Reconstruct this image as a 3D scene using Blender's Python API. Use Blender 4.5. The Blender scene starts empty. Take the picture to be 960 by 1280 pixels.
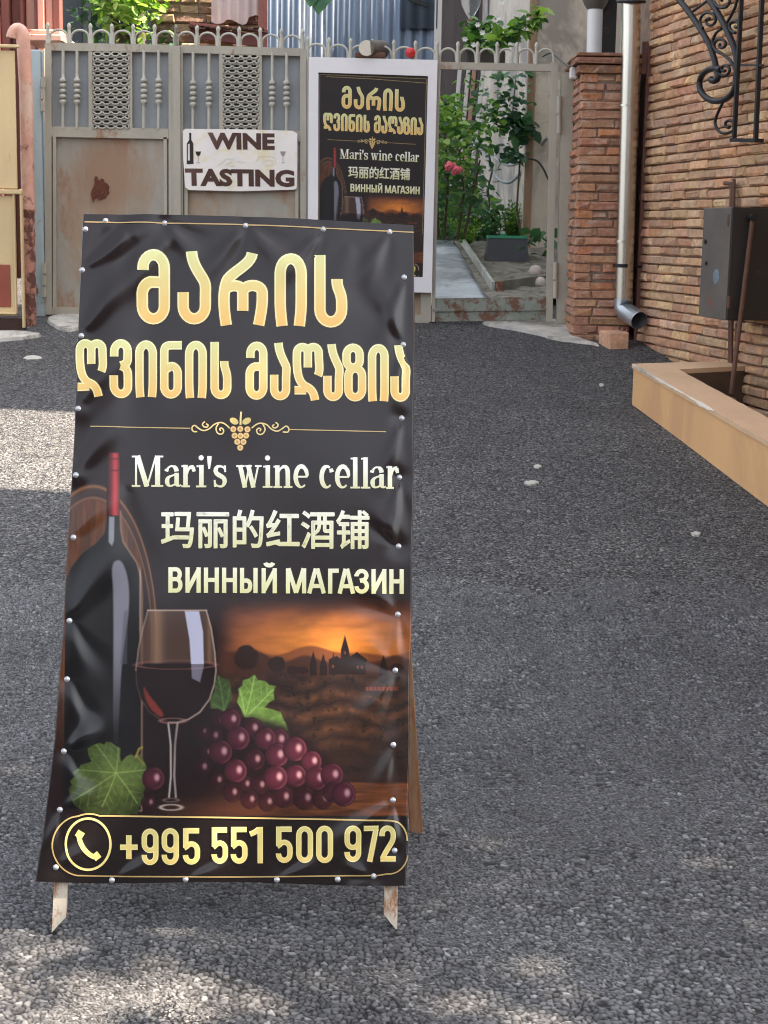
import bpy, math, random
import numpy as np
from mathutils import Vector, Matrix

scene = bpy.context.scene
COL = scene.collection
R = math.radians

# ------------------------------------------------------------------ camera
F_PX = 2000.0                       # focal length for a 960x1280 frame
PITCH = math.atan(350 / F_PX)
ROLL = 0.018
CAM = Vector((0, 0, 1.47))
FW = Vector((0, math.cos(PITCH), -math.sin(PITCH)))
R0 = Vector((1, 0, 0)); U0 = Vector((0, math.sin(PITCH), math.cos(PITCH)))
RT = R0 * math.cos(ROLL) + U0 * math.sin(ROLL)
UP = U0 * math.cos(ROLL) - R0 * math.sin(ROLL)
cam = bpy.data.cameras.new('camera')
cam.sensor_fit = 'VERTICAL'; cam.sensor_height = 36.0
cam.lens = F_PX / 1280 * 36.0
cam.clip_start = 0.05; cam.clip_end = 400
cam.dof.use_dof = True; cam.dof.focus_distance = 3.6; cam.dof.aperture_fstop = 20
camo = bpy.data.objects.new('camera', cam); COL.objects.link(camo)
M = Matrix((RT, UP, -FW)).transposed().to_4x4(); M.translation = CAM
camo.matrix_world = M
scene.camera = camo

# ------------------------------------------------------------------ light
SUN_EL = R(50); SUN_AZ = Vector((0.997, -0.08, 0)).normalized()
SUN = SUN_AZ * math.cos(SUN_EL) + Vector((0, 0, math.sin(SUN_EL)))
world = bpy.data.worlds.new('World'); scene.world = world; world.use_nodes = True
wn = world.node_tree.nodes; wl = world.node_tree.links
for n in list(wn): wn.remove(n)
wo = wn.new('ShaderNodeOutputWorld'); wb = wn.new('ShaderNodeBackground'); sk = wn.new('ShaderNodeTexSky')
hs = wn.new('ShaderNodeHueSaturation'); hs.inputs['Saturation'].default_value = 0.30
sk.sky_type = 'NISHITA'; sk.sun_disc = False; sk.sun_elevation = SUN_EL
sk.sun_rotation = math.atan2(SUN_AZ.x, SUN_AZ.y)
sk.air_density = 1.0; sk.dust_density = 3.0; sk.ozone_density = 1.0
wb.inputs['Strength'].default_value = 0.10
wl.new(sk.outputs[0], hs.inputs['Color']); wl.new(hs.outputs[0], wb.inputs[0]); wl.new(wb.outputs[0], wo.inputs[0])
sl = bpy.data.lights.new('sun', 'SUN'); sl.energy = 4.4; sl.angle = R(0.53); sl.color = (1.0, 0.85, 0.68)
so = bpy.data.objects.new('sun', sl); COL.objects.link(so)
so.rotation_euler = SUN.to_track_quat('Z', 'Y').to_euler()
scene.view_settings.view_transform = 'Standard'; scene.view_settings.look = 'None'
scene.view_settings.gamma = 1; scene.view_settings.exposure = 2.6
scene.view_settings.use_curve_mapping = False
scene.cycles.filter_width = 1.0

# ------------------------------------------------------------------ measuring
def ray(px, py):
    return FW + RT * ((px - 480) / F_PX) - UP * ((py - 640) / F_PX)
def atY(px, py, Y):
    d = ray(px, py); return CAM + d * (Y / d.y)
def onplane(px, py, P0, N):
    d = ray(px, py); return CAM + d * ((P0 - CAM).dot(N) / d.dot(N))
def gz(y):                          # ground height along the lane
    if y < 3.9: return 0.03 * (y - 3.2)
    z39 = 0.021
    t = min(y - 3.9, 1.2)
    z = z39 + 0.03 * t + 0.5 * (0.130 - 0.03) / 1.2 * t * t
    if y > 5.1: z += 0.130 * (min(y, 15.5) - 5.1)
    return z
def gnd(px, py, dz=0.0):
    d = ray(px, py); lo, hi = 1.0, 40.0
    f = lambda t: (CAM + d * t).z - gz((CAM + d * t).y) - dz
    for _ in range(60):
        m = (lo + hi) / 2
        if f(m) > 0: lo = m
        else: hi = m
    return CAM + d * lo
def xat(px, Y, py=300): return atY(px, py, Y).x
def zat(py, Y, px=480): return atY(px, py, Y).z

# ------------------------------------------------------------------ object helpers
def tag(o, label=None, cat=None, group=None, kind=None):
    if label: o['label'] = label
    if cat: o['category'] = cat
    if group: o['group'] = group
    if kind: o['kind'] = kind
    return o
def thing(name, loc, label, cat, group=None):
    o = bpy.data.objects.new(name, None); COL.objects.link(o); o.location = loc
    o.empty_display_size = 0.1
    return tag(o, label, cat, group)
def copy_tree(o, parent=None):
    c = o.copy(); COL.objects.link(c)
    if parent: c.parent = parent
    for ch in list(o.children): copy_tree(ch, c)
    return c
def srgb(r, g, b):
    f = lambda c: (c / 255 / 12.92) if c / 255 <= 0.04045 else ((c / 255 + 0.055) / 1.055) ** 2.4
    return (f(r), f(g), f(b))
WLOC = {}
class MB:
    def __init__(s): s.v = []; s.f = []; s.mi = []; s.sm = []; s.c = []; s.col = (1, 1, 1); s.mat = 0; s.smooth = False
    def add(s, vs, fs, smooth=None):
        b = len(s.v); s.v += [tuple(p) for p in vs]; s.c += [s.col] * len(vs)
        for f in fs:
            s.f.append([b + i for i in f]); s.mi.append(s.mat); s.sm.append(s.smooth if smooth is None else smooth)
    def box(s, c, size, ax=None, bev=0.0):
        c = Vector(c); X, Y, Z = ax if ax else (Vector((1, 0, 0)), Vector((0, 1, 0)), Vector((0, 0, 1)))
        a, b, d = size[0] / 2, size[1] / 2, size[2] / 2
        if bev <= 0:
            vs = [c + X * a * i + Y * b * j + Z * d * k for k in (-1, 1) for j in (-1, 1) for i in (-1, 1)]
            s.add(vs, [(0, 2, 3, 1), (4, 5, 7, 6), (0, 1, 5, 4), (2, 6, 7, 3), (0, 4, 6, 2), (1, 3, 7, 5)])
        else:
            e = min(bev, a * .9, b * .9, d * .9); vs = []; idx = {}
            for i in (-1, 1):
                for j in (-1, 1):
                    for k in (-1, 1):
                        for q in range(3):
                            p = [a, b, d]; m = [a - e, b - e, d - e]; m[q] = p[q]
                            idx[(i, j, k, q)] = len(vs)
                            vs.append(c + X * m[0] * i + Y * m[1] * j + Z * m[2] * k)
            fs = []
            for q in range(3):
                for sg in (-1, 1):
                    o = []
                    for (u, w) in ((-1, -1), (1, -1), (1, 1), (-1, 1)):
                        t = [0, 0, 0]; t[q] = sg; t[(q + 1) % 3] = u; t[(q + 2) % 3] = w
                        o.append(idx[(*t, q)])
                    fs.append(tuple(o if sg > 0 else o[::-1]))
            for q in range(3):
                for u in (-1, 1):
                    for w in (-1, 1):
                        q1, q2 = (q + 1) % 3, (q + 2) % 3
                        t0 = [0, 0, 0]; t0[q1] = u; t0[q2] = w
                        ta = t0[:]; ta[q] = -1; tb = t0[:]; tb[q] = 1
                        o = [idx[(*ta, q1)], idx[(*tb, q1)], idx[(*tb, q2)], idx[(*ta, q2)]]
                        fs.append(tuple(o if u * w > 0 else o[::-1]))
            for i in (-1, 1):
                for j in (-1, 1):
                    for k in (-1, 1):
                        o = [idx[(i, j, k, q)] for q in range(3)]
                        fs.append(tuple(o if i * j * k > 0 else o[::-1]))
            s.add(vs, fs)
    def bar(s, p0, p1, w, h, side=Vector((0, 1, 0)), bev=0.0):
        p0 = Vector(p0); p1 = Vector(p1); d = p1 - p0; L = d.length; d.normalize()
        y = (side - d * side.dot(d)).normalized(); x = y.cross(d)
        s.box((p0 + p1) / 2, (w, h, L), (x, y, d), bev)
    def tube(s, pts, r, n=8, caps=True, smooth=True):
        pts = [Vector(p) for p in pts]; rs = r if isinstance(r, (list, tuple)) else [r] * len(pts)
        t0 = (pts[1] - pts[0]).normalized()
        u = t0.orthogonal().normalized(); rings = []
        for i, p in enumerate(pts):
            t = (pts[min(i + 1, len(pts) - 1)] - pts[max(i - 1, 0)]).normalized()
            u = (u - t * u.dot(t)).normalized(); w = t.cross(u)
            rings.append([p + (u * math.cos(2 * math.pi * k / n) + w * math.sin(2 * math.pi * k / n)) * rs[i] for k in range(n)])
        vs = [p for rg in rings for p in rg]; fs = []
        for i in range(len(pts) - 1):
            for k in range(n):
                fs.append((i * n + k, i * n + (k + 1) % n, (i + 1) * n + (k + 1) % n, (i + 1) * n + k))
        s.add(vs, fs, smooth)
        if caps:
            s.add(rings[0], [tuple(range(n))[::-1]], False); s.add(rings[-1], [tuple(range(n))], False)
    def lathe(s, base, axis, prof, n=16, smooth=True):
        base = Vector(base); axis = Vector(axis).normalized(); u = axis.orthogonal().normalized(); w = axis.cross(u)
        vs = []; fs = []
        for (r, h) in prof:
            for k in range(n):
                a = 2 * math.pi * k / n
                vs.append(base + axis * h + (u * math.cos(a) + w * math.sin(a)) * max(r, 1e-4))
        for i in range(len(prof) - 1):
            for k in range(n):
                fs.append((i * n + k, i * n + (k + 1) % n, (i + 1) * n + (k + 1) % n, (i + 1) * n + k))
        s.add(vs, fs, smooth)
    def prism(s, pts, off):
        pts = [Vector(p) for p in pts]; off = Vector(off); n = len(pts)
        vs = pts + [p + off for p in pts]
        s.add(vs, [tuple(range(n)), tuple(range(n, 2 * n))[::-1]] + [(i, n + i, n + (i + 1) % n, (i + 1) % n) for i in range(n)])
    def build(s, name, mats, parent=None, label=None):
        if not isinstance(mats, (list, tuple)): mats = [mats]
        me = bpy.data.meshes.new(name)
        off = Vector((0, 0, 0)); p = parent
        while p is not None: off += p.location; p = p.parent
        V = np.array(s.v, dtype=np.float64).reshape(-1, 3) - np.array(off)
        me.from_pydata(V.tolist(), [], s.f)
        for m in mats: me.materials.append(m)
        me.polygons.foreach_set('material_index', s.mi); me.polygons.foreach_set('use_smooth', s.sm)
        ca = me.color_attributes.new('Col', 'FLOAT_COLOR', 'POINT')
        arr = np.ones((len(s.v), 4), dtype=np.float32); arr[:, :3] = np.array(s.c).reshape(-1, 3)
        ca.data.foreach_set('color', arr.ravel())
        me.update()
        o = bpy.data.objects.new(name, me); COL.objects.link(o)
        if parent: o.parent = parent
        if label: o['label'] = label
        return o

# ------------------------------------------------------------------ materials
def nt(name):
    m = bpy.data.materials.new(name); m.use_nodes = True
    n = m.node_tree.nodes; l = m.node_tree.links
    return m, n, l, n['Principled BSDF']
def noise(n, l, scale, detail=5, rough=0.6, vec=None, dist=0.0):
    t = n.new('ShaderNodeTexNoise'); t.inputs['Scale'].default_value = scale
    t.inputs['Detail'].default_value = detail; t.inputs['Roughness'].default_value = rough
    t.inputs['Distortion'].default_value = dist
    if vec is not None: l.new(vec, t.inputs['Vector'])
    return t.outputs[0]
def pos(n, l, sc=(1, 1, 1)):
    g = n.new('ShaderNodeNewGeometry')
    if sc == (1, 1, 1): return g.outputs['Position']
    m = n.new('ShaderNodeVectorMath'); m.operation = 'MULTIPLY'; m.inputs[1].default_value = sc
    l.new(g.outputs['Position'], m.inputs[0]); return m.outputs[0]
def ramp(n, l, src, stops):
    r = n.new('ShaderNodeValToRGB'); e = r.color_ramp.elements
    while len(e) < len(stops): e.new(0.5)
    for i, (p, c) in enumerate(stops):
        e[i].position = p; e[i].color = (*c, 1) if isinstance(c, tuple) else (c, c, c, 1)
    l.new(src, r.inputs[0]); return r.outputs[0]
def mix(n, l, fac, a, b, mode='MIX'):
    m = n.new('ShaderNodeMix'); m.data_type = 'RGBA'; m.blend_type = mode
    if isinstance(fac, (int, float)): m.inputs[0].default_value = fac
    else: l.new(fac, m.inputs[0])
    for s_, x in ((6, a), (7, b)):
        if isinstance(x, tuple): m.inputs[s_].default_value = (*x, 1)
        else: l.new(x, m.inputs[s_])
    return m.outputs[2]
def bump(n, l, h, strength, dist=0.01, prev=None):
    b = n.new('ShaderNodeBump'); b.inputs['Strength'].default_value = strength; b.inputs['Distance'].default_value = dist
    l.new(h, b.inputs['Height'])
    if prev is not None: l.new(prev, b.inputs['Normal'])
    return b.outputs[0]
def attr(n, name='Col'):
    a = n.new('ShaderNodeAttribute'); a.attribute_name = name; return a.outputs['Color']
def pm(name, base, rough=0.6, metal=0.0, var=0.25, vscale=6, bmp=0.2, bscale=60, bdist=0.004,
       rust=0.0, rcol=(0.10, 0.035, 0.015), rscale=4, stretch=(1, 1, 1), vcol=False, spec=0.5, second=None, s2=0.0):
    m, n, l, b = nt(name)
    P = pos(n, l, stretch)
    c = attr(n) if vcol else base
    f = noise(n, l, vscale, 6, 0.65, P)
    dark = mix(n, l, 1.0, c, (1 - var, 1 - var, 1 - var * 0.95), 'MULTIPLY')
    lite = mix(n, l, 1.0, c, (1 + var, 1 + var, 1 + var * 0.95), 'MULTIPLY')
    c = mix(n, l, ramp(n, l, f, [(0.3, 0.0), (0.7, 1.0)]), dark, lite)
    if second:
        f2 = noise(n, l, vscale * 0.6, 6, 0.7, P, 0.5)
        c = mix(n, l, ramp(n, l, f2, [(0.62 - s2 * 0.3, 0.0), (0.72 - s2 * 0.3, 1.0)]), c, second)
    rv = rough
    if rust > 0:
        f3 = noise(n, l, rscale, 8, 0.72, P, 0.3)
        k = ramp(n, l, f3, [(0.66 - rust * 0.3, 0.0), (0.72 - rust * 0.25, 1.0)])
        rc = mix(n, l, noise(n, l, 45, 4), rcol, tuple(x * 2.2 for x in rcol))
        c = mix(n, l, k, c, rc)
        if metal > 0:
            mm = n.new('ShaderNodeMath'); mm.operation = 'MULTIPLY_ADD'; l.new(k, mm.inputs[0])
            mm.inputs[1].default_value = -metal; mm.inputs[2].default_value = metal; l.new(mm.outputs[0], b.inputs['Metallic'])
    elif metal: b.inputs['Metallic'].default_value = metal
    l.new(c, b.inputs['Base Color'])
    b.inputs['Roughness'].default_value = rough; b.inputs['Specular IOR Level'].default_value = spec
    if bmp > 0:
        l.new(bump(n, l, noise(n, l, bscale, 6, 0.65, P), bmp, bdist), b.inputs['Normal'])
    return m
def leafmat(name, rough=0.45):
    m, n, l, b = nt(name)
    c = attr(n); l.new(c, b.inputs['Base Color']); b.inputs['Roughness'].default_value = rough
    tr = n.new('ShaderNodeBsdfTranslucent'); ms = n.new('ShaderNodeMixShader'); ms.inputs[0].default_value = 0.35
    c2 = mix(n, l, 1.0, c, (1.3, 1.5, 0.5), 'MULTIPLY'); l.new(c2, tr.inputs[0])
    out = n['Material Output']; l.new(b.outputs[0], ms.inputs[1]); l.new(tr.outputs[0], ms.inputs[2]); l.new(ms.outputs[0], out.inputs[0])
    return m
MT = {}
def vnoise(x, y, seed, ):
    rs = np.random.RandomState(seed); T = rs.rand(256, 256)
    xi = np.floor(x).astype(int); yi = np.floor(y).astype(int); fx = x - xi; fy = y - yi
    fx = fx * fx * (3 - 2 * fx); fy = fy * fy * (3 - 2 * fy)
    g = lambda a, b: T[a % 256, b % 256]
    return (g(xi, yi) * (1 - fx) + g(xi + 1, yi) * fx) * (1 - fy) + (g(xi, yi + 1) * (1 - fx) + g(xi + 1, yi + 1) * fx) * fy
def fbm(x, y, seed, oct=4):
    t = 0; a = 0.5
    for i in range(oct): t = t + a * vnoise(x * 2 ** i, y * 2 ** i, seed + i); a *= 0.5
    return t
# ------------------------------------------------------------------ printed artwork (flat print, written as colour per point)
def sm(e0, e1, x):
    t = np.clip((x - e0) / (e1 - e0), 0, 1); return t * t * (3 - 2 * t)
def polymask(x, y, pts, soft=1.2):
    """soft inside mask of a polygon"""
    inside = np.zeros(x.shape, bool); d = np.full(x.shape, 1e9)
    n = len(pts)
    for i in range(n):
        x0, y0 = pts[i]; x1, y1 = pts[(i + 1) % n]
        if y0 != y1:
            c = ((y0 > y) != (y1 > y)) & (x < (x1 - x0) * (y - y0) / (y1 - y0) + x0); inside ^= c
        dx, dy = x1 - x0, y1 - y0; L = dx * dx + dy * dy + 1e-9
        t = np.clip(((x - x0) * dx + (y - y0) * dy) / L, 0, 1)
        d = np.minimum(d, np.hypot(x - x0 - t * dx, y - y0 - t * dy))
    return sm(-soft, soft, np.where(inside, d, -d))
def segd(x, y, pts):
    d = np.full(x.shape, 1e9)
    for (x0, y0), (x1, y1) in zip(pts[:-1], pts[1:]):
        dx, dy = x1 - x0, y1 - y0; L = dx * dx + dy * dy + 1e-9
        t = np.clip(((x - x0) * dx + (y - y0) * dy) / L, 0, 1)
        d = np.minimum(d, np.hypot(x - x0 - t * dx, y - y0 - t * dy))
    return d
def smooth_closed(pts, k=2):
    for _ in range(k):
        q = []
        for i in range(len(pts)):
            a, b = pts[i], pts[(i + 1) % len(pts)]
            q += [(a[0] * .75 + b[0] * .25, a[1] * .75 + b[1] * .25), (a[0] * .25 + b[0] * .75, a[1] * .25 + b[1] * .75)]
        pts = q
    return pts
LEAF_A = [(40 + a / 3.554, 820 + b / 3.554) for a, b in [(248,410),(272,396),(300,385),(322,392),(330,380),(355,384),(370,396),(395,410),(392,440),(396,470),(420,445),(440,436),(455,442),(480,435),(496,462),(510,490),(508,506),(518,522),(492,534),(482,548),(498,566),(505,590),(494,606),(503,640),(478,668),(470,704),(440,700),(430,715),(380,704),(330,705),(290,700),(250,705),(215,680),(190,662),(172,630),(165,590),(180,572),(170,556),(190,535),(182,515),(205,500),(220,482),(250,474),(266,468),(252,440)]]
LEAF_B = [(240 + a / 3.2, 740 + b / 3.2) for a, b in [(205,352),(228,346),(250,330),(264,352),(292,356),(310,372),(335,376),(326,402),(330,430),(310,440),(290,462),(318,468),(355,480),(362,500),(375,525),(382,546),(400,577),(365,566),(330,562),(300,545),(260,530),(235,508),(208,498),(195,466),(180,440),(188,412),(185,388),(200,374)]]
LEAF_C = [(240 + a / 3.2, 740 + b / 3.2) for a, b in [(103,330),(122,345),(150,350),(154,380),(162,420),(148,450),(130,478),(104,466),(75,466),(72,430),(90,400),(92,365)]]
BOTTLE = [(135,566),(149,566),(150,586),(149.5,640),(150,662),(153,678),(162,692),(170,704),(175,722),(176.5,745),(176,1012),(80,1012),(82,745),(84,722),(90,708),(103,692),(120,680),(131,668),(134,650),(134,600)]
GLASS = [(185,763),(258,763),(264,785),(268.5,815),(270,838),(268,855),(262,874),(250,890),(236,899),(222,903),(212,903),(200,899),(186,889),(176,873),(171,855),(170,838),(173,812),(179,785)]
GRAPES = [(45,560,20,.3),(85,575,26,.4),(110,515,24,.5),(60,640,20,.25),(100,752,24,.35),(160,802,26,.4),(212,768,24,.35),(270,772,26,.35),(365,820,30,.6),(450,825,32,.6),(522,825,30,.6),(40,700,26,.2),(230,830,26,.25),(300,840,26,.25),
          (240,545,30,.7),(345,590,32,.8),(250,670,30,.6),(155,510,38,.9),(292,585,40,.95),(185,585,43,1),(115,640,43,.9),(175,715,42,.95),(340,652,43,1),(412,628,44,1),(415,735,40,.9),(335,742,44,.95),(478,678,38,.95),(498,745,43,.95),(560,732,42,1),(562,800,36,.7),(606,808,44,1)]
def ART(x, y):
    C = np.zeros(x.shape + (3,)); 
    def put(m, col):
        col = np.array(col, float)
        C[...] = C * (1 - m[..., None]) + col * m[..., None]
    n1 = fbm(x / 40, y / 40, 3); n2 = fbm(x / 6, y / 6, 11, 3)
    C[...] = np.array([31, 19, 21]) * (0.86 + 0.3 * n1)[..., None]
    # ---- barrel behind the bottle
    r = np.hypot((x - 116) / 80, (y - 800) / 192)
    wood = (0.75 + 0.7 * fbm(x / 3.5, y / 34, 31, 4) - 0.35)[..., None] * np.array([132, 76, 44])
    m = sm(.93, .90, r) * sm(1000, 820, y) * sm(200, 172, x) * (0.95 - 0.75 * sm(150, 168, x) * sm(690, 740, y))
    C[...] = C * (1 - m[..., None]) + wood * m[..., None]
    for rr, w, k in ((1.0, .013, .85), (.925, .011, .7), (.965, .03, .25)):
        mm = np.exp(-((r - rr) / w) ** 2) * k * sm(905, 740, y)
        put(mm, (165, 112, 74))
    # ---- sunset and hills
    reg = sm(262, 300, x) * sm(738, 775, y) * sm(985, 960, y)
    dx, dy = (x - 412) / 95, (y - 806) / 42
    g = np.exp(-(dx * dx * .8 + dy * dy))
    sky = np.array([78, 44, 38]) + g[..., None] * np.array([138, 92, 16]) + np.exp(-(dx * dx * .5 + dy * dy * .45))[..., None] * np.array([48, 20, 6])
    sky = sky * (0.8 + .38 * fbm(x / 28, y / 9, 51))[..., None]
    put(reg * sm(850, 848, y), (0, 0, 0)); C[...] += sky * (reg * sm(850, 848, y))[..., None]
    hill = 816 + 3 * np.sin(x / 23.) + 2 * np.sin(x / 11. + 1) - 4 * np.exp(-((x - 384) / 34) ** 2)
    put(reg * sm(hill - 2, hill + 2, y) * .8, (122, 66, 38))
    hill2 = 822 - 14 * np.exp(-((x - 300) / 24) ** 2) + 4 * np.sin(x / 9.)
    put(reg * sm(hill2 - 1, hill2 + 4, y) * .8, (58, 34, 28))
    for cx, cy, rx, ry in ((308, 822, 16, 16), (346, 830, 11, 10), (366, 838, 8, 6), (378, 838, 8, 5), (496, 835, 10, 6)):
        rr = np.hypot((x - cx) / rx, (y - cy) / ry) + .25 * (n2 - .5); put(sm(1.05, .85, rr) * reg, (46, 28, 24))
    field = reg * sm(838, 848, y + 3 * np.sin(x / 13.))
    rows = 0.5 + 0.5 * np.sin((y - 850) / 3.4 + np.sin(x / 16.) * 1.6 + 4 * fbm(x / 18, y / 18, 71))
    fc = np.array([46, 32, 28]) + (rows * fbm(x / 8, y / 8, 81) * np.exp(-((y - 885) / 50) ** 2))[..., None] * np.array([74, 44, 22])
    C[...] = C * (1 - field[..., None]) + fc * field[..., None]
    blobs = fbm(x / 7, y / 6, 91, 3); put(field * sm(.56, .68, blobs) * .6, (30, 26, 22))
    sil = (38, 24, 22)
    for cx, top, w in ((391.5, 814, 4.4), (404, 817, 4.6), (416.5, 815, 2.2), (479, 819, 5.2)):
        ww = w * np.clip((y - top) / 16, 0, 1); put(sm(.7, -.7, np.abs(x - cx) - ww) * sm(846, 843, y) * (y > top), sil)
    for p in ([(411, 824), (421, 820), (426, 824), (426, 812), (431, 794), (436, 812), (437, 821), (446, 815), (459, 825), (457, 828), (457, 843), (411, 843)],):
        put(polymask(x, y, p, .7), sil)
    for a, b in ((447, 834), (452, 834), (416, 833), (431, 816)): put(sm(2, .8, np.hypot(x - a, (y - b) * .7)) * .7, (150, 84, 40))
    rl = 0.5 + .5 * np.sin(x * 1.25); put(sm(3, 2, np.abs(y - 861)) * sm(455, 458, x) * sm(499, 496, x) * (.45 + .5 * rl), (136, 62, 48))
    # ---- table
    t = reg * 0 + sm(976, 980, y) * sm(1022, 1018, y) * sm(225, 430, x)
    tw = np.array([118, 66, 38]) * (.45 + 1.0 * fbm(x / 40, y / 3.0, 101))[..., None]
    C[...] = C * (1 - t[..., None]) + tw * t[..., None]
    put(sm(990, 1014, y) * sm(1022, 1018, y) * sm(180, 230, x) * sm(440, 330, x) * .5, (92, 52, 34))
    # ---- bottle
    bo = polymask(x, y, BOTTLE, 1.0)
    put(sm(3.5, .6, np.abs(segd(x, y, BOTTLE[3:11]) - .5)) * .75, (150, 118, 98))
    body = np.array([17, 17, 20])[None] + np.zeros(C.shape); body = body + (np.exp(-((x - 112) / 14) ** 2) * sm(700, 760, y) * 10)[..., None]
    C[...] = C * (1 - bo[..., None]) + body * bo[..., None]
    cap = bo * sm(646, 643.5, y); sh = 0.55 + .75 * np.exp(-((x - 144) / 4.2) ** 2) - .25 * sm(138, 134, x)
    C[...] = C * (1 - cap[..., None]) + np.array([158, 52, 58]) * (sh * cap)[..., None]
    for yy in (573.5, 588): put(cap * np.exp(-((y - yy) / .9) ** 2) * .7, (70, 22, 28))
    put(polymask(x, y, [(136.5, 646), (143.5, 646), (143, 676), (140.5, 683), (136, 678)], 1.2) * .8, (178, 182, 190))
    hl = polymask(x, y, smooth_closed([(139, 705), (150, 698), (158, 712), (162, 735), (161.5, 765), (156, 800), (152, 835), (149, 900), (147, 942), (141.5, 930), (141.5, 860), (142, 740)], 2), 1.6)
    put(hl * .85 * sm(960, 800, y), (152, 150, 164))
    put(polymask(x, y, [(155, 765), (160, 762), (159, 830), (150, 831)], 1.0) * .55, (92, 92, 102))
    put(np.exp(-((x - 175.4) / 1.2) ** 2) * sm(700, 720, y) * sm(830, 780, y) * .8, (200, 170, 150))
    # ---- glass
    gl = polymask(x, y, GLASS, 1.0)
    put(gl * sm(832, 828, y) * .62, (104, 78, 64))
    put(gl * sm(832, 828, y) * np.exp(-((x - 197) / 8) ** 2) * .6, (168, 132, 104))
    put(gl * sm(832, 828, y) * np.exp(-((x - 262) / 3.4) ** 2) * .55, (150, 112, 84))
    wine = gl * sm(829, 833, y + 2 * np.cos((x - 220) / 30.)); put(wine, (30, 18, 21))
    put(np.exp(-((np.hypot((x - 220) / 49, (y - 831) / 5.5) - 1) / .10) ** 2) * .65, (150, 92, 84))
    put(polymask(x, y, smooth_closed([(179, 856), (186, 868), (196, 880), (206, 894), (200, 897), (188, 886), (181, 872)], 1), 2.2) * .75, (160, 60, 50))
    put(polymask(x, y, [(231, 764), (249, 764), (254, 790), (255, 832), (250, 853), (240, 848), (237, 800)], .9) * np.where(y < 830, .93, .5), (204, 206, 232))
    ol = GLASS + [GLASS[0]]
    put(sm(1.6, .4, segd(x, y, ol[1:11])) * .75, (196, 176, 160)); put(sm(1.5, .4, segd(x, y, ol[15:])) * .6, (176, 152, 136))
    put(sm(1.5, .4, segd(x, y, ol[10:16])) * .3, (150, 110, 100)); put(sm(1.4, .3, segd(x, y, ol[:2])) * .9, (206, 184, 164))
    st = [(210.5, 904), (213.5, 930), (213.8, 970), (211.5, 996)]; st2 = [(222, 904), (219, 930), (218, 970), (220, 996)]
    put(sm(2.0, .5, segd(x, y, st)) * .85, (196, 186, 180)); put(sm(2.2, .5, segd(x, y, st2)) * .8, (182, 166, 160))
    put(np.exp(-((np.hypot((x - 216) / 15.5, (y - 901) / 3.2) - 1) / .2) ** 2) * .7, (176, 120, 112))
    put(np.exp(-((np.hypot((x - 214) / 13, (y - 1009) / 3.4) - 1) / .25) ** 2) * .85, (206, 190, 178))
    put(np.exp(-((np.hypot((x - 214) / 9, (y - 1000) / 2.2) - 1) / .3) ** 2) * .5, (170, 150, 140))
    # ---- vine leaves
    for P, base, cen, tips in ((LEAF_C, (56, 74, 38), (280, 888), [(273, 846), (288, 858), (266, 880)]),
                               (LEAF_B, (114, 144, 66), (306, 897), [(318, 846), (341, 862), (300, 862), (362, 919), (330, 905)]),
                               (LEAF_A, (74, 90, 44), (145.5, 966), [(120, 930), (96, 962), (92, 1000), (128, 1008), (172, 1004), (182, 962), (148, 930)])):
        mk = polymask(x, y, P, .9)
        dist = np.hypot(x - cen[0], y - cen[1])
        col = np.array(base) * (.80 + .42 * fbm(x / 5, y / 5, 17, 3) + .18 * sm(50, 5, dist) - (.30 * sm(960, 1012, y) if base[0] == 74 else 0))[..., None]
        C[...] = C * (1 - mk[..., None]) + col * mk[..., None]
        for tp in tips:
            vd = segd(x, y, [cen, ((cen[0] + tp[0]) / 2 + 1, (cen[1] + tp[1]) / 2), tp]); put(mk * sm(1.5, .3, vd) * .55, tuple(min(255, c * 1.45 + 24) for c in base))
            for q in (.35, .6, .8):
                bx, by = cen[0] + (tp[0] - cen[0]) * q, cen[1] + (tp[1] - cen[1]) * q
                ex, ey = tp[0] - cen[0], tp[1] - cen[1]
                for sgn in (-1, 1):
                    e = (bx + .22 * ex - sgn * .24 * ey, by + .22 * ey + sgn * .24 * ex); put(mk * sm(1.1, .2, segd(x, y, [(bx, by), e])) * .3, tuple(min(255, c * 1.4 + 16) for c in base))
    put(sm(2.0, .8, segd(x, y, [(170, 946), (174, 936), (178, 934)])) * .9, (150, 130, 60)); put(sm(1.6, .6, segd(x, y, [(172, 946), (180, 955)])) * .8, (130, 112, 52))
    # ---- grapes
    put(sm(1.12, .85, np.hypot((x - 318 - (y - 945) * .55) / 92, (y - 950) / 56)) * .85, (26, 14, 18))
    for gx, gy, gr, k in [(240 + a / 3.2, 740 + b / 3.2, q / 3.2 * (1.12 if q > 34 else 1.45), max(k, .45)) for a, b, q, k in GRAPES] + [(192, 973, 14.5, .9), (186, 1003, 10, .5)]:
        d = np.hypot(x - gx, (y - gy) * .97) / gr; mk = sm(1.03, .94, d) * (0.35 + .65 * min(1, k * 1.1))
        lam = np.clip(1 - .62 * d ** 2, 0, 1)
        gc = np.array([64, 25, 37]) * (.34 + .95 * lam)[..., None] * (.35 + .7 * k) + (np.exp(-((d - .86) / .09) ** 2) * sm(0, .7, (x - gx) / gr + .25) * 44 * k)[..., None] * np.array([1, .62, .62])
        C[...] = C * (1 - mk[..., None]) + gc * mk[..., None]
        hx, hy = gx + gr * .30, gy - gr * .10
        put(np.exp(-(((x - hx) / (gr * .25)) ** 2 + ((y - hy) / (gr * .34)) ** 2) ** 1.5) * .85 * min(1, k + .25), (214, 166, 168))
    # ---- telephone band
    bd = sm(1019, 1021, y) ; put(bd * .85, (33, 26, 26))
    return np.clip(C, 4, 255)

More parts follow.
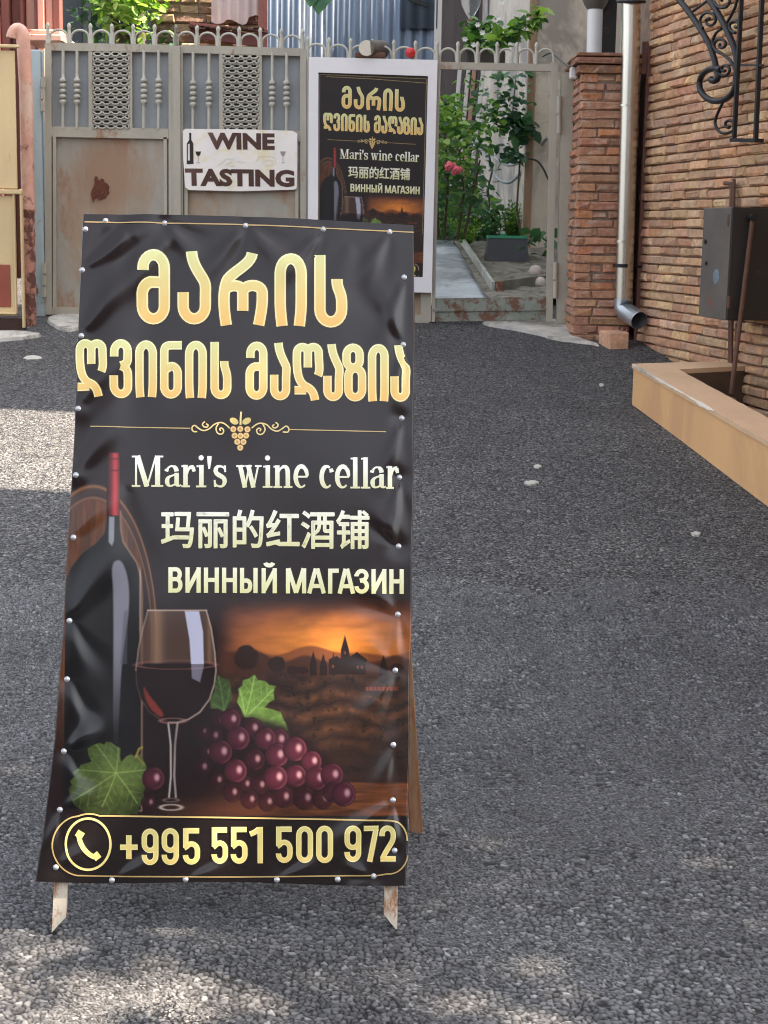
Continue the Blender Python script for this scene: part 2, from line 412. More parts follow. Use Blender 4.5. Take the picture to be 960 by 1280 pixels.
# ------------------------------------------------------------------ lettering: strokes laid out in print units
def arc(cx, cy, rx, ry, a0, a1, n=12):
    return [(cx + rx * math.cos(R(a0 + (a1 - a0) * i / n)), cy + ry * math.sin(R(a0 + (a1 - a0) * i / n))) for i in range(n + 1)]
def bez(p0, p1, p2, p3, n=10):
    o = []
    for i in range(n + 1):
        t = i / n; u = 1 - t
        o.append(tuple(u ** 3 * a + 3 * u * u * t * b + 3 * u * t * t * c + t ** 3 * d for a, b, c, d in zip(p0, p1, p2, p3)))
    return o
def loop(x0, y0, x1, y1, k=1.0):       # closed upright rounded loop centreline
    rx = (x1 - x0) / 2; ry = min(rx * k, (y1 - y0) / 2); cx = (x0 + x1) / 2
    p = arc(cx, y0 + ry, rx, ry, 180, 360) + arc(cx, y1 - ry, rx, ry, 0, 180)
    return p + [p[0]]
def glyph(ch, w, h, s):
    r = s / 2; Rx = w / 2 - r; Ry = Rx * 1.15; c = w / 2
    if ch == 'მ':
        yb = .355 * h + r
        return [[(r + .03 * w, .285 * h)] + [(r + .03 * w, r + Ry)] + arc(c + .015 * w, r + Ry, Rx - .015 * w, Ry, 180, 360) + [(w - r, h * .6)] + arc(c, h - r - Ry, Rx, Ry, 0, 180) + arc(c, yb + Ry, Rx, Ry, 180, 262), [(c - .1 * w, yb + .2), (w - r, yb + .2)]]
    if ch == 'ა':
        return [bez((.42 * w, 0), (.44 * w, .16 * h), (.60 * w, .26 * h), (.76 * w, .38 * h)) [:-1] + bez((.76 * w, .38 * h), (.86 * w, .45 * h), (w - r, .52 * h), (w - r, .62 * h)) + arc(c, h - r - Ry, Rx, Ry, 0, 180) + [(r, .555 * h)]]
    if ch == 'რ':
        xl, xr, xm = r, w - r, .5 * w; ax = (xr - xm) / 2; ya = .37 * h + r + ax * .75
        return [bez((.69 * w, 0), (.66 * w, .16 * h), (.36 * w, .22 * h), (.2 * w, .36 * h)) [:-1] + bez((.2 * w, .36 * h), (r + .01 * w, .46 * h), (r - .02 * w, .66 * h), (.165 * w + .01 * w, h)),
                [(xm, .80 * h), (xm, ya)] + arc((xm + xr) / 2, ya, ax, ax * .75, 180, 360) + bez((xr, ya + 2), (w - r + .01 * w, .70 * h), (.86 * w, .84 * h), (.815 * w, h)),
                arc((xm + xl) / 2 + .02 * w, ya, ax, ax * .75, 215, 360)]
    if ch == 'ი':
        ya = r + Ry * 1.2
        return [bez((.235 * w, h), (.20 * w, .86 * h), (r, .78 * h), (r, .62 * h)) + arc(c, ya, Rx, Ry * 1.2, 180, 360) + bez((w - r, .62 * h), (w - r, .78 * h), (.80 * w, .86 * h), (.765 * w, h))]
    if ch == 'ს':
        return [[(r, 0), (r, h * .5)] + arc(c, h - r - Ry, Rx, Ry, 180, 0) + bez((w - r, .66 * h), (w - r, .5 * h), (w - r - .16 * w, .48 * h), (w - r - .14 * w, .335 * h))]
    if ch == 'ღ':
        xl, xr, xm = r, w - r, .5 * w; ax = (xr - xm) / 2; ya = r + ax * 1.1
        return [[(xm, .43 * h), (xm, ya)] + arc((xm + xr) / 2, ya, ax, ax * 1.1, 180, 360) + bez((xr, ya + 2), (xr, .35 * h), (.92 * w, .48 * h), (.83 * w, .57 * h)),
                arc((xm + xl) / 2, ya, ax, ax * 1.1, 340, 180) + bez((xl, ya + 2), (xl - .01 * w, .44 * h), (.14 * w, .66 * h), (.40 * w, .75 * h))[:-1] + bez((.40 * w, .75 * h), (.62 * w, .80 * h), (.70 * w, .86 * h), (.74 * w, h)),
                [(.06 * w, .825 * h), (.45 * w, .825 * h)]]
    if ch == 'ვ':
        return [[(r + .02 * w, .30 * h), (r + .02 * w, r + Ry)] + arc(c + .01 * w, r + Ry, Rx - .01 * w, Ry, 180, 360) + bez((w - r, .26 * h), (w - r, .38 * h), (w - r, .42 * h), (.50 * w, .455 * h)),
                bez((.50 * w, .455 * h), (w - r, .49 * h), (w - r, .55 * h), (w - r, .66 * h)) + arc(c, h - r - Ry, Rx, Ry, 0, 180) + [(r, .62 * h)]]
    if ch == 'ნ':
        yb = .36 * h + r
        return [[(w, r)] + bez((.62 * w, r), (.3 * w, r), (r, .08 * h), (r, .2 * h)) + [(r, .6 * h)] + arc(c, h - r - Ry, Rx, Ry, 180, 0) + arc(c, yb + Ry, Rx, Ry, 0, -90) + [(r, yb + .08 * h)]]
    if ch == 'ზ':
        return [loop(r, r, w * .90 - r, .415 * h, 1.1), loop(r + .08 * w, .43 * h, w - r, h - r, 1.1)]
    if ch == '0': return [loop(r, r, w - r, h - r, 1.1)]
    if ch == '9': return [loop(r, r, w - r, .60 * h, 1.1), [(w - r, .3 * h), (w - r, .7 * h)] + arc(c, h - r - Ry, Rx, Ry, 0, 180) + [(r, .72 * h)]]
    if ch == '5': return [[(r * .7, r), (w * .95, r)], [(r + .02 * w, 0), (r + .02 * w, .54 * h)], [(r + .03 * w, .5 * h)] + arc(c, .36 * h + r + Ry, Rx, Ry, 205, 360) + [(w - r, .7 * h)] + arc(c, h - r - Ry, Rx, Ry, 0, 180) + [(r, .74 * h)]]
    if ch == '1': return [[(w - r, 0), (w - r, h)], [(0, .20 * h), (.35 * w, .15 * h), (w - r * 1.6, .06 * h)]]
    if ch == '7': return [[(0, r), (w, r)], [(w - r * 1.1, r), (w - r * 1.15, .18 * h), (.40 * w, h)]]
    if ch == '2': return [[(r, .30 * h), (r, r + Ry)] + arc(c, r + Ry, Rx, Ry, 180, 360) + bez((w - r, .30 * h), (w - r, .50 * h), (.45 * w, .62 * h), (r * 1.1, .94 * h)), [(r * .4, h - r), (w, h - r)]]
    if ch == '+': return [[(0, .5 * h), (w, .5 * h)], [(w / 2, 0), (w / 2, h)]]
    if ch == 'В': return [[(r, 0), (r, h)], [(r, r)] + arc(w * .55, r + (.47 * h - r) / 2, w * .40 - r, (.47 * h - r) / 2, -90, 90) + [(r, .47 * h)], [(w * .4, .47 * h)] + arc(w * .55, (.47 * h + h - r) / 2, w * .45 - r, (.53 * h - r) / 2, -90, 90) + [(r, h - r)]]
    if ch in 'ИЙ':
        g = [[(r, 0), (r, h)], [(w - r, 0), (w - r, h)], [(r, h * .92), (w - r, h * .08)]]
        if ch == 'Й': g.append(arc(c, -.235 * h, .26 * w, .13 * h, 170, 10))
        return g
    if ch == 'Н': return [[(r, 0), (r, h)], [(w - r, 0), (w - r, h)], [(r, .49 * h), (w - r, .49 * h)]]
    if ch == 'Ы': return [[(r, 0), (r, h)], [(r, .42 * h + r)] + arc(.40 * w, (.42 * h + h) / 2, .30 * w - r, (.58 * h) / 2 - r, -90, 90) + [(r, h - r)], [(w - r, 0), (w - r, h)]]
    if ch == 'М': return [[(r, 0), (r, h)], [(w - r, 0), (w - r, h)], [(r * 1.2, 0), (c, h * .98)], [(w - r * 1.2, 0), (c, h * .98)]]
    if ch == 'А': return [[(.08 * w + r * .4, h), (c - r * .35, 0)], [(w - .08 * w - r * .4, h), (c + r * .35, 0)], [(.25 * w, .70 * h), (.75 * w, .70 * h)]]
    if ch == 'Г': return [[(r, 0), (r, h)], [(r, r), (w, r)]]
    if ch == 'З': return [[(r, .30 * h), (r, .25 * h)] + arc(c, r + (.46 * h - r) / 2, Rx - .03 * w, (.46 * h - r) / 2, 190, 450) + [(.38 * w, .46 * h + r * .2)], [(.42 * w, .47 * h)] + arc(c, (.47 * h + h - r) / 2, Rx, (.53 * h - r) / 2, -90, 170) + [(r, .70 * h)]]
    return []
# serif capitals and small letters: stroke points with a width each, in a box w x h (h = x height, y down, 0 at x height)
def serif(ch, w, h, a, st, th):
    """a = ascender height above x-height line (negative y); st, th = thick and thin widths"""
    S = []; r = st / 2
    def v(x, y0, y1, wd=st): S.append(([(x, y0), (x, (y0 + y1) / 2), (x, y1)], [wd] * 3))
    def sf(x0, x1, y): S.append(([(x0, y), (x1, y)], [th * .95] * 2))
    if ch == 'M':
        t = -a; sf(0, .27 * w, t + th / 2); sf(.74 * w, w, t + th / 2); sf(0, .27 * w, h - th / 2); sf(.62 * w, w, h - th / 2)
        v(.135 * w, t, h, th * 1.05); v(.82 * w, t, h, st * 1.12); S.append(([(.18 * w, t), (.48 * w, h - .5)], [st * 1.15] * 2)); S.append(([(.77 * w, t), (.485 * w, h - .3)], [th * 1.0] * 2))
    if ch == 'a':
        v(.72 * w, .36 * h, h - 2.0); S.append(([(.10 * w, .30 * h), (.14 * w, .2 * h)], [st * .85] * 2))
        S.append((arc(.43 * w, .30 * h, .29 * w, .24 * h, 205, 360, 8), [th + 1] + [th] * 4 + [st * .8, st * .95, st, st]))
        S.append((bez((.70 * w, .44 * h), (.20 * w, .50 * h), (.13 * w, .62 * h), (.15 * w, .78 * h), 8), [th] * 3 + [th * 1.3, st * .7, st * .85, st * .95, st, st]))
        S.append((bez((.15 * w, .76 * h), (.18 * w, 1.02 * h), (.5 * w, .98 * h), (.70 * w, .80 * h), 8), [st * .95, st * .9, st * .75, th * 1.3] + [th] * 5))
        S.append((bez((.72 * w, .84 * h), (.73 * w, .97 * h), (.86 * w, .96 * h), (w, .90 * h), 6), [st * .9, st * .8, th * 1.4, th, th, th * .9, th * .8]))
    if ch in 'rn':
        x0 = .24 * w if ch == 'r' else .17 * w; v(x0 + r * .3, 0, h); sf(0, x0, .06 * h); wd = st * .95
        sf(0, (.60 if ch == 'r' else .46) * w, h - th / 2)
        if ch == 'r':
            S.append((bez((x0 + r, .42 * h), (.50 * w, .12 * h), (.60 * w, .06 * h), (.84 * w, .12 * h), 6), [th, th, th * 1.3, th * 1.7, st * .75, st * .9, st])); S.append(([(.80 * w, .10 * h), (.90 * w, .30 * h)], [st * .9, st * .7]))
        else:
            S.append((bez((x0 + r, .28 * h), (.42 * w, .0), (.78 * w, -.08 * h), (.76 * w, .40 * h), 8), [th, th, th * 1.2, th * 1.7, st * .8, st * .9, st, st, st])); v(.76 * w, .36 * h, h); sf(.54 * w, w, h - th / 2)
    if ch == 'i':
        v(.52 * w, 0, h); sf(.05 * w, .52 * w, .06 * h); sf(0, w, h - th / 2); S.append((arc(.50 * w, -.32 * h, 1.6, 1.6, 0, 360, 12), [3.4] * 13)); 
    if ch == 'l':
        v(.50 * w, -a, h); sf(.03 * w, .5 * w, -a + .06 * h); sf(0, w, h - th / 2)
    if ch == "'":
        S.append(([(.42 * w, -a), (.40 * w, -a + .22 * h), (.36 * w, -a + .58 * h)], [w * .72, w * .64, w * .28]))
    if ch == 's':
        S.append((bez((.86 * w, .20 * h), (.70 * w, .0), (.10 * w, -.02 * h), (.16 * w, .28 * h), 8) [:-1] + bez((.16 * w, .28 * h), (.22 * w, .50 * h), (.86 * w, .46 * h), (.84 * w, .74 * h), 8)[:-1] + bez((.84 * w, .74 * h), (.80 * w, 1.04 * h), (.22 * w, 1.00 * h), (.10 * w, .80 * h), 8),
                  [th, th, th * 1.1, th * 1.2, th * 1.4, th * 1.7, st * .8, st * .95] + [st, st, st, st * 1.05, st, st, st, st] + [st * .95, st * .8, th * 1.6, th * 1.3, th * 1.1, th, th, th, th]))
        S.append(([(.85 * w, .02 * h), (.88 * w, .32 * h)], [th * 1.2, th * 1.0])); S.append(([(.08 * w, .66 * h), (.12 * w, .98 * h)], [th, th * 1.3]))
    if ch == 'c' or ch == 'e':
        cx = .53 * w
        S.append((arc(cx, .5 * h, .53 * w - r, .5 * h - th / 2, 300 if ch == 'c' else 360, 50, 22), [th * 1.2, th * 1.3, th * 1.5, st * .7, st * .85, st * .95] + [st] * 9 + [st * .95, st * .9, st * .75, th * 1.5, th * 1.2, th, th, th * .8]))
        if ch == 'c': S.append(([(.80 * w, .14 * h), (.86 * w, .30 * h)], [st * .8, st * .95]))
        else:
            S.append((arc(cx, .48 * h, .47 * w - r * .55, .48 * h - th / 2, 270, 358, 8), [th, th * 1.2, th * 1.6, st * .7, st * .85, st * .9, st * .85, st * .75, st * .7])); S.append(([(.24 * w, .50 * h), (.94 * w, .50 * h)], [th] * 2))
    if ch == 'w':
        sf(0, .33 * w, th / 2); sf(.36 * w, .62 * w, th / 2); sf(.74 * w, w, th / 2)
        S.append(([(.15 * w, 0), (.345 * w, h)], [st] * 2)); S.append(([(.355 * w, h - .3), (.50 * w, .1 * h)], [th] * 2)); S.append(([(.47 * w, 0), (.68 * w, h)], [st] * 2)); S.append(([(.69 * w, h - .3), (.87 * w, 0)], [th] * 2))
    return S
class Print:
    """collects flat print shapes (triangles in print units with a colour and a layer)"""
    def __init__(s): s.v = []; s.c = []; s.f = []; s.h = []; s.k = 0
    def strip(s, pts, wd, col, layer):
        q = [pts[0]]; ww = [wd[0]] if isinstance(wd, list) else [wd]
        for i in range(1, len(pts)):
            a, b = pts[i - 1], pts[i]; L = math.hypot(b[0] - a[0], b[1] - a[1])
            if L < 1e-4: continue
            n = max(1, int(L / 5))
            wa, wb = (wd[i - 1], wd[i]) if isinstance(wd, list) else (wd, wd)
            for k in range(1, n + 1): q.append((a[0] + (b[0] - a[0]) * k / n, a[1] + (b[1] - a[1]) * k / n)); ww.append(wa + (wb - wa) * k / n)
        closed = math.hypot(q[0][0] - q[-1][0], q[0][1] - q[-1][1]) < 1e-3 and len(q) > 3
        b0 = len(s.v); n = len(q); s.k += 1
        for i in range(n):
            if closed: p, m = q[i - 1 if i > 0 else n - 2], q[i + 1 if i < n - 1 else 1]
            else: p, m = q[max(i - 1, 0)], q[min(i + 1, n - 1)]
            tx, ty = m[0] - p[0], m[1] - p[1]; L = math.hypot(tx, ty) or 1; nx, ny = -ty / L, tx / L
            mit = 1.0
            for sg in (1, 0, -1):
                s.v.append((q[i][0] + nx * ww[i] / 2 * sg * mit, q[i][1] + ny * ww[i] / 2 * sg * mit)); s.h.append((layer, s.k))
                s.c.append(col(s.v[-1][0], s.v[-1][1]) if callable(col) else col)
        for i in range(n - 1):
            for j in (0, 1): s.f.append((b0 + 3 * i + j, b0 + 3 * i + j + 1, b0 + 3 * i + j + 4, b0 + 3 * i + j + 3))
    def disc(s, cx, cy, rx, ry, col, layer, n=16, rot=0):
        b0 = len(s.v); s.k += 1; ca, sa = math.cos(rot), math.sin(rot)
        for i in range(n):
            a = 2 * math.pi * i / n; u, v = rx * math.cos(a), ry * math.sin(a)
            s.v.append((cx + u * ca - v * sa, cy + u * sa + v * ca)); s.h.append((layer, s.k)); s.c.append(col)
        s.f.append(tuple(b0 + i for i in range(n)))
    def text(s, string, quad, col, layer, offset=0.0, grow=0.0):
        c = bpy.data.curves.new('lettering', 'FONT'); c.body = string; c.resolution_u = 3; c.offset = offset
        o = bpy.data.objects.new('lettering', c); COL.objects.link(o)
        c0 = bpy.context.evaluated_depsgraph_get(); me = o.evaluated_get(c0).to_mesh()
        V = np.array([p.co[:2] for p in me.vertices]); F = [tuple(p.vertices) for p in me.polygons]
        o.evaluated_get(c0).to_mesh_clear(); bpy.data.objects.remove(o); bpy.data.curves.remove(c)
        (x0, y0), (x1, y1) = V.min(0), V.max(0)
        b0 = len(s.v); s.k += 1
        (ax, ay), (bx, by), (cx, cy), (dx, dy) = quad   # TL TR BR BL
        for x, y in V:
            u = (x - x0) / (x1 - x0); t = (y1 - y) / (y1 - y0)
            u = u * (1 + grow) - grow / 2
            px = (ax * (1 - u) + bx * u) * (1 - t) + (dx * (1 - u) + cx * u) * t
            py = (ay * (1 - u) + by * u) * (1 - t) + (dy * (1 - u) + cy * u) * t
            s.v.append((px, py)); s.h.append((layer, s.k)); s.c.append(col(px, py) if callable(col) else col)
        for f in F: s.f.append(tuple(b0 + i for i in f))
def lerpc(a, b, t): t = max(0, min(1, t)); return tuple(x + (y - x) * t for x, y in zip(a, b))
PR = Print()
RIM = (58, 44, 24)
def gold_word(spec, s, ytop, ybot, sh=0.0):
    pale = lambda x, y: lerpc((250, 248, 196), (255, 230, 162), (y - ytop) / (ybot - ytop))
    fill = lambda x, y: lerpc((224, 226, 160), (244, 194, 108), (y - ytop) / (ybot - ytop) * 1.05)
    for ch, x0, x1, y0, y1 in spec:
        for st in glyph(ch, x1 - x0, y1 - y0, s):
            st = [(x0 + a, y0 + b) for a, b in st]
            PR.strip(st, s + 2.6, RIM, 1); PR.strip(st, s, pale, 2); PR.strip(st, s - 4.2 if s > 12 else s - 3.4, fill, 3)
cx = lambda a: 160 + a / 3.3103
gold_word([('მ', cx(36), cx(174), 312.7, 405.5), ('ა', cx(205), cx(344), 315.2, 406), ('რ', cx(371), cx(579), 317.3, 407.5), ('ი', cx(606), cx(740), 318, 408.5), ('ს', cx(770), cx(907), 319.5, 410.5)], 14.2, 313, 409)
ca = lambda a: 85 + a / 4.3636
cb = lambda a: 300 + a / 4.3636
gold_word([('ღ', ca(42), ca(212), 424.3, 496.2), ('ვ', ca(228), ca(350), 424.5, 497.8), ('ი', ca(366), ca(486), 425.3, 496.5), ('ნ', ca(502), ca(622), 426.5, 498.5), ('ი', ca(638), ca(758), 426.3, 498), ('ს', ca(777), ca(892), 428, 499.6),
           ('მ', cb(30), cb(150), 427.8, 500.5), ('ა', cb(163), cb(274), 429.4, 501.2), ('ღ', cb(287), cb(452), 429.4, 501), ('ა', cb(453), cb(562), 431, 502), ('ზ', cb(557), cb(688), 430, 502.5), ('ი', cb(696), cb(810), 430.8, 502.4), ('ა', cb(818), cb(926), 432, 503)], 10.6, 424, 503)
# serif line
SER = [('M', 164.8, 204.1), ('a', 205.8, 226.6), ('r', 226.8, 244.6), ('i', 245, 258), ("'", 258.6, 266.5), ('s', 267, 283.6), ('w', 295.3, 327), ('i', 328.3, 340.6), ('n', 341.8, 365.4), ('e', 366.7, 385.3), ('c', 399, 417), ('e', 418.4, 437), ('l', 437.6, 449.8), ('l', 450.6, 462.4), ('a', 462.4, 482), ('r', 482.3, 498.4)]
for ch, x0, x1 in SER:
    xm = (x0 + x1) / 2; yx = 581 + (xm - 216) * .0083; yb = 608.6 + (xm - 180) * .0100; asc = 11.2 if ch in "M'" else 10.6
    cr = lambda x, y: lerpc((250, 250, 240), (226, 222, 176), (y - yx) / (yb - yx))
    for pts, wd in serif(ch, x1 - x0, yb - yx, asc, 5.6, 2.3):
        pts = [(x0 + a, yx + b) for a, b in pts]
        PR.strip(pts, [q + 2.6 for q in wd], (40, 34, 30), 1); PR.strip(pts, wd, cr, 2)
# chinese line
crm = lambda x, y: lerpc((248, 247, 232), (224, 220, 168), (y - 640) / 42)
QC = [(201.7, 637), (461, 638.5), (461, 686.5), (201.7, 685)]
for dx, dy in ((-1.7, 0), (1.7, 0), (0, -1.5), (0, 1.5), (1.2, 1.1), (-1.2, -1.1), (1.2, -1.1), (-1.2, 1.1)): PR.text('玛丽的红酒铺', [(x + dx, y + dy) for x, y in QC], (40, 34, 28), 1, 0.006)
for dx, dy in ((-.55, 0), (.55, 0), (0, -.4), (0, .4)): PR.text('玛丽的红酒铺', [(x + dx, y + dy) for x, y in QC], crm, 2, 0.008)
# cyrillic line
cc = lambda a: 190 + a / 3.0
for ch, a, b in [('В', 62, 115), ('И', 126, 183), ('Н', 195, 251), ('Н', 263, 319), ('Ы', 330, 396), ('Й', 411, 468), ('М', 502, 578), ('А', 580, 653), ('Г', 660, 700), ('А', 694, 762), ('З', 758, 813), ('И', 822, 878), ('Н', 889, 943)]:
    x0, x1 = cc(a), cc(b); y0 = 709.2 + (x0 - 210) * .0095; y1 = 741 + (x0 - 210) * .006
    for st in glyph(ch, x1 - x0, y1 - y0, 5.2):
        st = [(x0 + p, y0 + q) for p, q in st]
        PR.strip(st, 7.6, (48, 42, 26), 1); PR.strip(st, 5.2, lambda x, y: lerpc((244, 243, 214), (222, 218, 160), (y - y0) / (y1 - y0)), 2)
# telephone number
cd = lambda a: 50 + a / 2.0426
for ch, a, b, t, u in [('+', 205, 250, 79, 140), ('9', 260, 303, 62, 155), ('9', 311, 355, 61, 155), ('5', 365, 409, 61, 154), ('5', 438, 480, 59, 152), ('5', 487, 530, 58, 152), ('1', 536, 569, 58, 151), ('5', 602, 645, 57, 150), ('0', 654, 697, 56, 150), ('0', 705, 748, 55, 150), ('9', 777, 820, 54, 148), ('7', 826, 864, 55, 147), ('2', 866, 908, 54, 146)]:
    x0, x1, y0, y1 = cd(a), cd(b), 1005 + t / 2.0426, 1005 + u / 2.0426
    for st in glyph(ch, x1 - x0, y1 - y0, 6.6):
        st = [(x0 + p, y0 + q) for p, q in st]
        PR.strip(st, 9.0, (52, 40, 22), 1); PR.strip(st, 6.6, (240, 226, 160), 2); PR.strip(st, 4.2, lambda x, y: lerpc((214, 204, 132), (238, 206, 118), (y - y0) / (y1 - y0)), 3)
GOLD = (206, 178, 116)
PR.strip([(66, 1060)] + arc(103, 1057, 37, 38, 178, 250, 10) + [(100, 1019.5)] + arc(112, 1052, 35, 35, 250, 292, 6) + [(132, 1019.5), (300, 1022), (488, 1025.5)] + arc(490, 1051, 19, 25, 280, 360, 8), 2.0, GOLD, 2)
PR.strip(arc(103, 1057, 37, 37.5, 182, 100, 10) + [(140, 1095), (300, 1096), (472, 1094)] + arc(486, 1064, 24, 28, 95, 10, 8), 1.8, (178, 150, 98), 2)
PR.strip(arc(110.5, 1054.8, 28, 32, 0, 360, 40), 3.0, (232, 214, 140), 2)
PR.strip(bez((99, 1045), (101, 1058), (110, 1068), (119, 1071), 8), 6.2, (236, 214, 132), 2)
PR.strip([(98, 1046.5), (102.5, 1039)], 9.5, (236, 214, 132), 2); PR.strip([(117.5, 1072.5), (124.5, 1067)], 9.0, (236, 214, 132), 2)
# ornament with grapes
cq = lambda a, b: (220 + a / 6.0, 505 + b / 6.0)
PR.strip([(113, 533), (238, 535.6)], 1.3, (196, 168, 116), 2); PR.strip([(362, 537.5), (482, 540.5)], 1.3, (196, 168, 116), 2)
for pts in ([(160, 208), (128, 210), (116, 180), (138, 156), (165, 182), (205, 205), (250, 190), (290, 150), (345, 138), (385, 165), (402, 185)],
            [(225, 150), (245, 160), (232, 178), (205, 172), (196, 150), (218, 134)], [(320, 150), (298, 180), (308, 222), (345, 232), (362, 205), (345, 180), (325, 188), (336, 204)],
            [(800, 212), (840, 218), (850, 190), (828, 164), (795, 190), (760, 212), (715, 195), (680, 155), (625, 145), (590, 165), (568, 185)],
            [(738, 158), (720, 168), (735, 186), (760, 178), (768, 155), (745, 142)], [(650, 155), (672, 190), (655, 228), (620, 235), (600, 205), (618, 182), (640, 192), (628, 208)]):
    q = [cq(*p) for p in pts]
    for _ in range(2):
        q = [q[0]] + [((a[0] * w1 + b[0] * (1 - w1)), (a[1] * w1 + b[1] * (1 - w1))) for a, b in zip(q[:-1], q[1:]) for w1 in (.75, .25)] + [q[-1]]
    PR.strip(q, 2.8, (66, 52, 32), 1); PR.strip(q, 1.7, (232, 206, 142), 2)
PR.strip([cq(489, 62), cq(485, 110), cq(484, 160)], 2.4, (238, 216, 150), 2)
for (a, b, rot) in ((436, 132, .5), (530, 132, -.5)):
    x, y = cq(a, b); PR.disc(x, y, 6.6, 4.6, (70, 56, 34), 1, rot=rot); PR.disc(x, y, 5.8, 3.8, (222, 200, 124), 2, rot=rot)
for a, b in ((430, 192), (482, 190), (536, 194), (440, 240), (484, 242), (526, 240), (460, 286), (506, 287), (482, 330)):
    x, y = cq(a, b); PR.disc(x, y, 4.4, 4.4, (120, 84, 40), 1); PR.disc(x, y, 3.6, 3.6, (240, 206, 140), 2); PR.disc(x, y, 1.7, 1.7, (214, 160, 92), 3)
PR.strip([(106, 278), (300, 281.5), (517, 291)], 1.5, (196, 164, 112), 2)
PR.text("Mari", [(0, 0), (1, 0), (1, 1), (0, 1)], (0, 0, 0), 1) if False else None
# ------------------------------------------------------------------ materials of the place
ZINC = pm('zinc', srgb(190, 192, 196), 0.42, 0.6, 0.1, 60, 0.0)
def asphalt():
    m, n, l, b = nt('asphalt')
    P = pos(n, l)
    def vor(scale, feat='F1'):
        v = n.new('ShaderNodeTexVoronoi'); v.feature = feat; v.inputs['Scale'].default_value = scale
        w = n.new('ShaderNodeVectorMath'); w.operation = 'ADD'
        nz = n.new('ShaderNodeTexNoise'); nz.inputs['Scale'].default_value = 60; l.new(P, nz.inputs['Vector'])
        k = n.new('ShaderNodeVectorMath'); k.operation = 'SCALE'; k.inputs['Scale'].default_value = 0.018; l.new(nz.outputs['Color'], k.inputs[0])
        l.new(P, w.inputs[0]); l.new(k.outputs[0], w.inputs[1]); l.new(w.outputs[0], v.inputs['Vector'])
        v.inputs['Randomness'].default_value = 1.0; return v
    v1 = vor(66); v2 = vor(112)
    pick = ramp(n, l, noise(n, l, 34, 2, .5, P), [(0.46, 0.0), (0.54, 1.0)])
    cell = n.new('ShaderNodeSeparateColor'); l.new(mix(n, l, pick, v1.outputs['Color'], v2.outputs['Color']), cell.inputs[0])
    stone = ramp(n, l, cell.outputs[0], [(0.0, srgb(74, 74, 77)), (0.45, srgb(98, 98, 101)), (0.8, srgb(118, 118, 118)), (0.95, srgb(136, 134, 130)), (1.0, srgb(154, 149, 142))])
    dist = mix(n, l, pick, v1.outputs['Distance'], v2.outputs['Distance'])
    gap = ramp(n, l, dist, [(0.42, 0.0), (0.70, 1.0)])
    c = mix(n, l, gap, stone, srgb(34, 34, 37))  # dark binder between stones, its tone also stands in for crevice occlusion
    big = noise(n, l, 0.9, 5, 0.65, P)
    c = mix(n, l, 1.0, c, ramp(n, l, big, [(0.3, (0.74, 0.74, 0.76)), (0.7, (1.2, 1.19, 1.16))]), 'MULTIPLY')
    med = noise(n, l, 6, 5, 0.7, P)
    c = mix(n, l, 1.0, c, ramp(n, l, med, [(0.3, (0.82, 0.82, 0.83)), (0.7, (1.14, 1.14, 1.13))]), 'MULTIPLY')
    sp = noise(n, l, 23, 3, 0.6, P); c = mix(n, l, ramp(n, l, sp, [(0.72, 0.0), (0.76, 0.3)]), c, srgb(124, 120, 112))
    l.new(c, b.inputs['Base Color']); b.inputs['Roughness'].default_value = 0.72; b.inputs['Specular IOR Level'].default_value = 0.35
    h1 = ramp(n, l, dist, [(0.0, 1.0), (0.35, .8), (0.75, 0.0)])
    nb = bump(n, l, noise(n, l, 260, 4, .6, P), 0.4, 0.002); nb = bump(n, l, h1, 1.0, 0.009, nb)
    nb = bump(n, l, noise(n, l, 9, 4, 0.6, P), 0.35, 0.02, nb)
    l.new(nb, b.inputs['Normal']); return m
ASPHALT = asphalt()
CEMENT = pm('cement', srgb(172, 168, 160), 0.85, 0, 0.3, 7, 0.6, 50, 0.006, second=srgb(128, 122, 112), s2=0.4)
PATHC = pm('path_concrete', srgb(196, 204, 208), 0.8, 0, 0.2, 3, 0.4, 60, 0.005, second=srgb(156, 164, 168), s2=0.5)
SOIL = pm('soil', srgb(140, 136, 126), 0.95, 0, 0.35, 12, 0.9, 70, 0.012, second=srgb(104, 98, 86), s2=0.4)
PLASTER = pm('plaster', srgb(196, 188, 176), 0.9, 0, 0.16, 1.6, 0.5, 22, 0.01, second=srgb(150, 146, 142), s2=0.45)
PLASTER_L = pm('plaster_light', srgb(206, 194, 178), 0.9, 0, 0.14, 1.4, 0.4, 22, 0.01, second=srgb(150, 142, 132), s2=0.45)
GATE = pm('gate_paint', srgb(164, 158, 144), 0.5, 0, 0.14, 5, 0.15, 40, 0.002, rust=0.30, rcol=srgb(118, 88, 66), rscale=5.2, stretch=(1, 1, .45))
GATEL = pm('gate_ironwork_paint', srgb(176, 174, 162), 0.5, 0, 0.12, 9, 0.15, 40, 0.002)
GATEP = pm('gate_panel_paint', srgb(156, 151, 140), 0.5, 0, 0.14, 3, 0.15, 30, 0.003, rust=0.36, rcol=srgb(120, 94, 74), rscale=3.4, second=srgb(158, 136, 114), s2=0.58, stretch=(1, 1, .5))
GATED = pm('gate_back_sheet', srgb(140, 144, 146), 0.5, 0, 0.15, 4, 0.1, 30, 0.002)
RUSTY = pm('rusty_teal', srgb(128, 134, 124), 0.7, 0, 0.25, 9, 0.4, 60, 0.003, rust=0.56, rcol=srgb(84, 58, 44), rscale=11)
BLUEP = pm('blue_grey_paint', srgb(166, 182, 188), 0.45, 0, 0.12, 3, 0.1, 30, 0.002, rust=0.1, rcol=srgb(96, 62, 46))
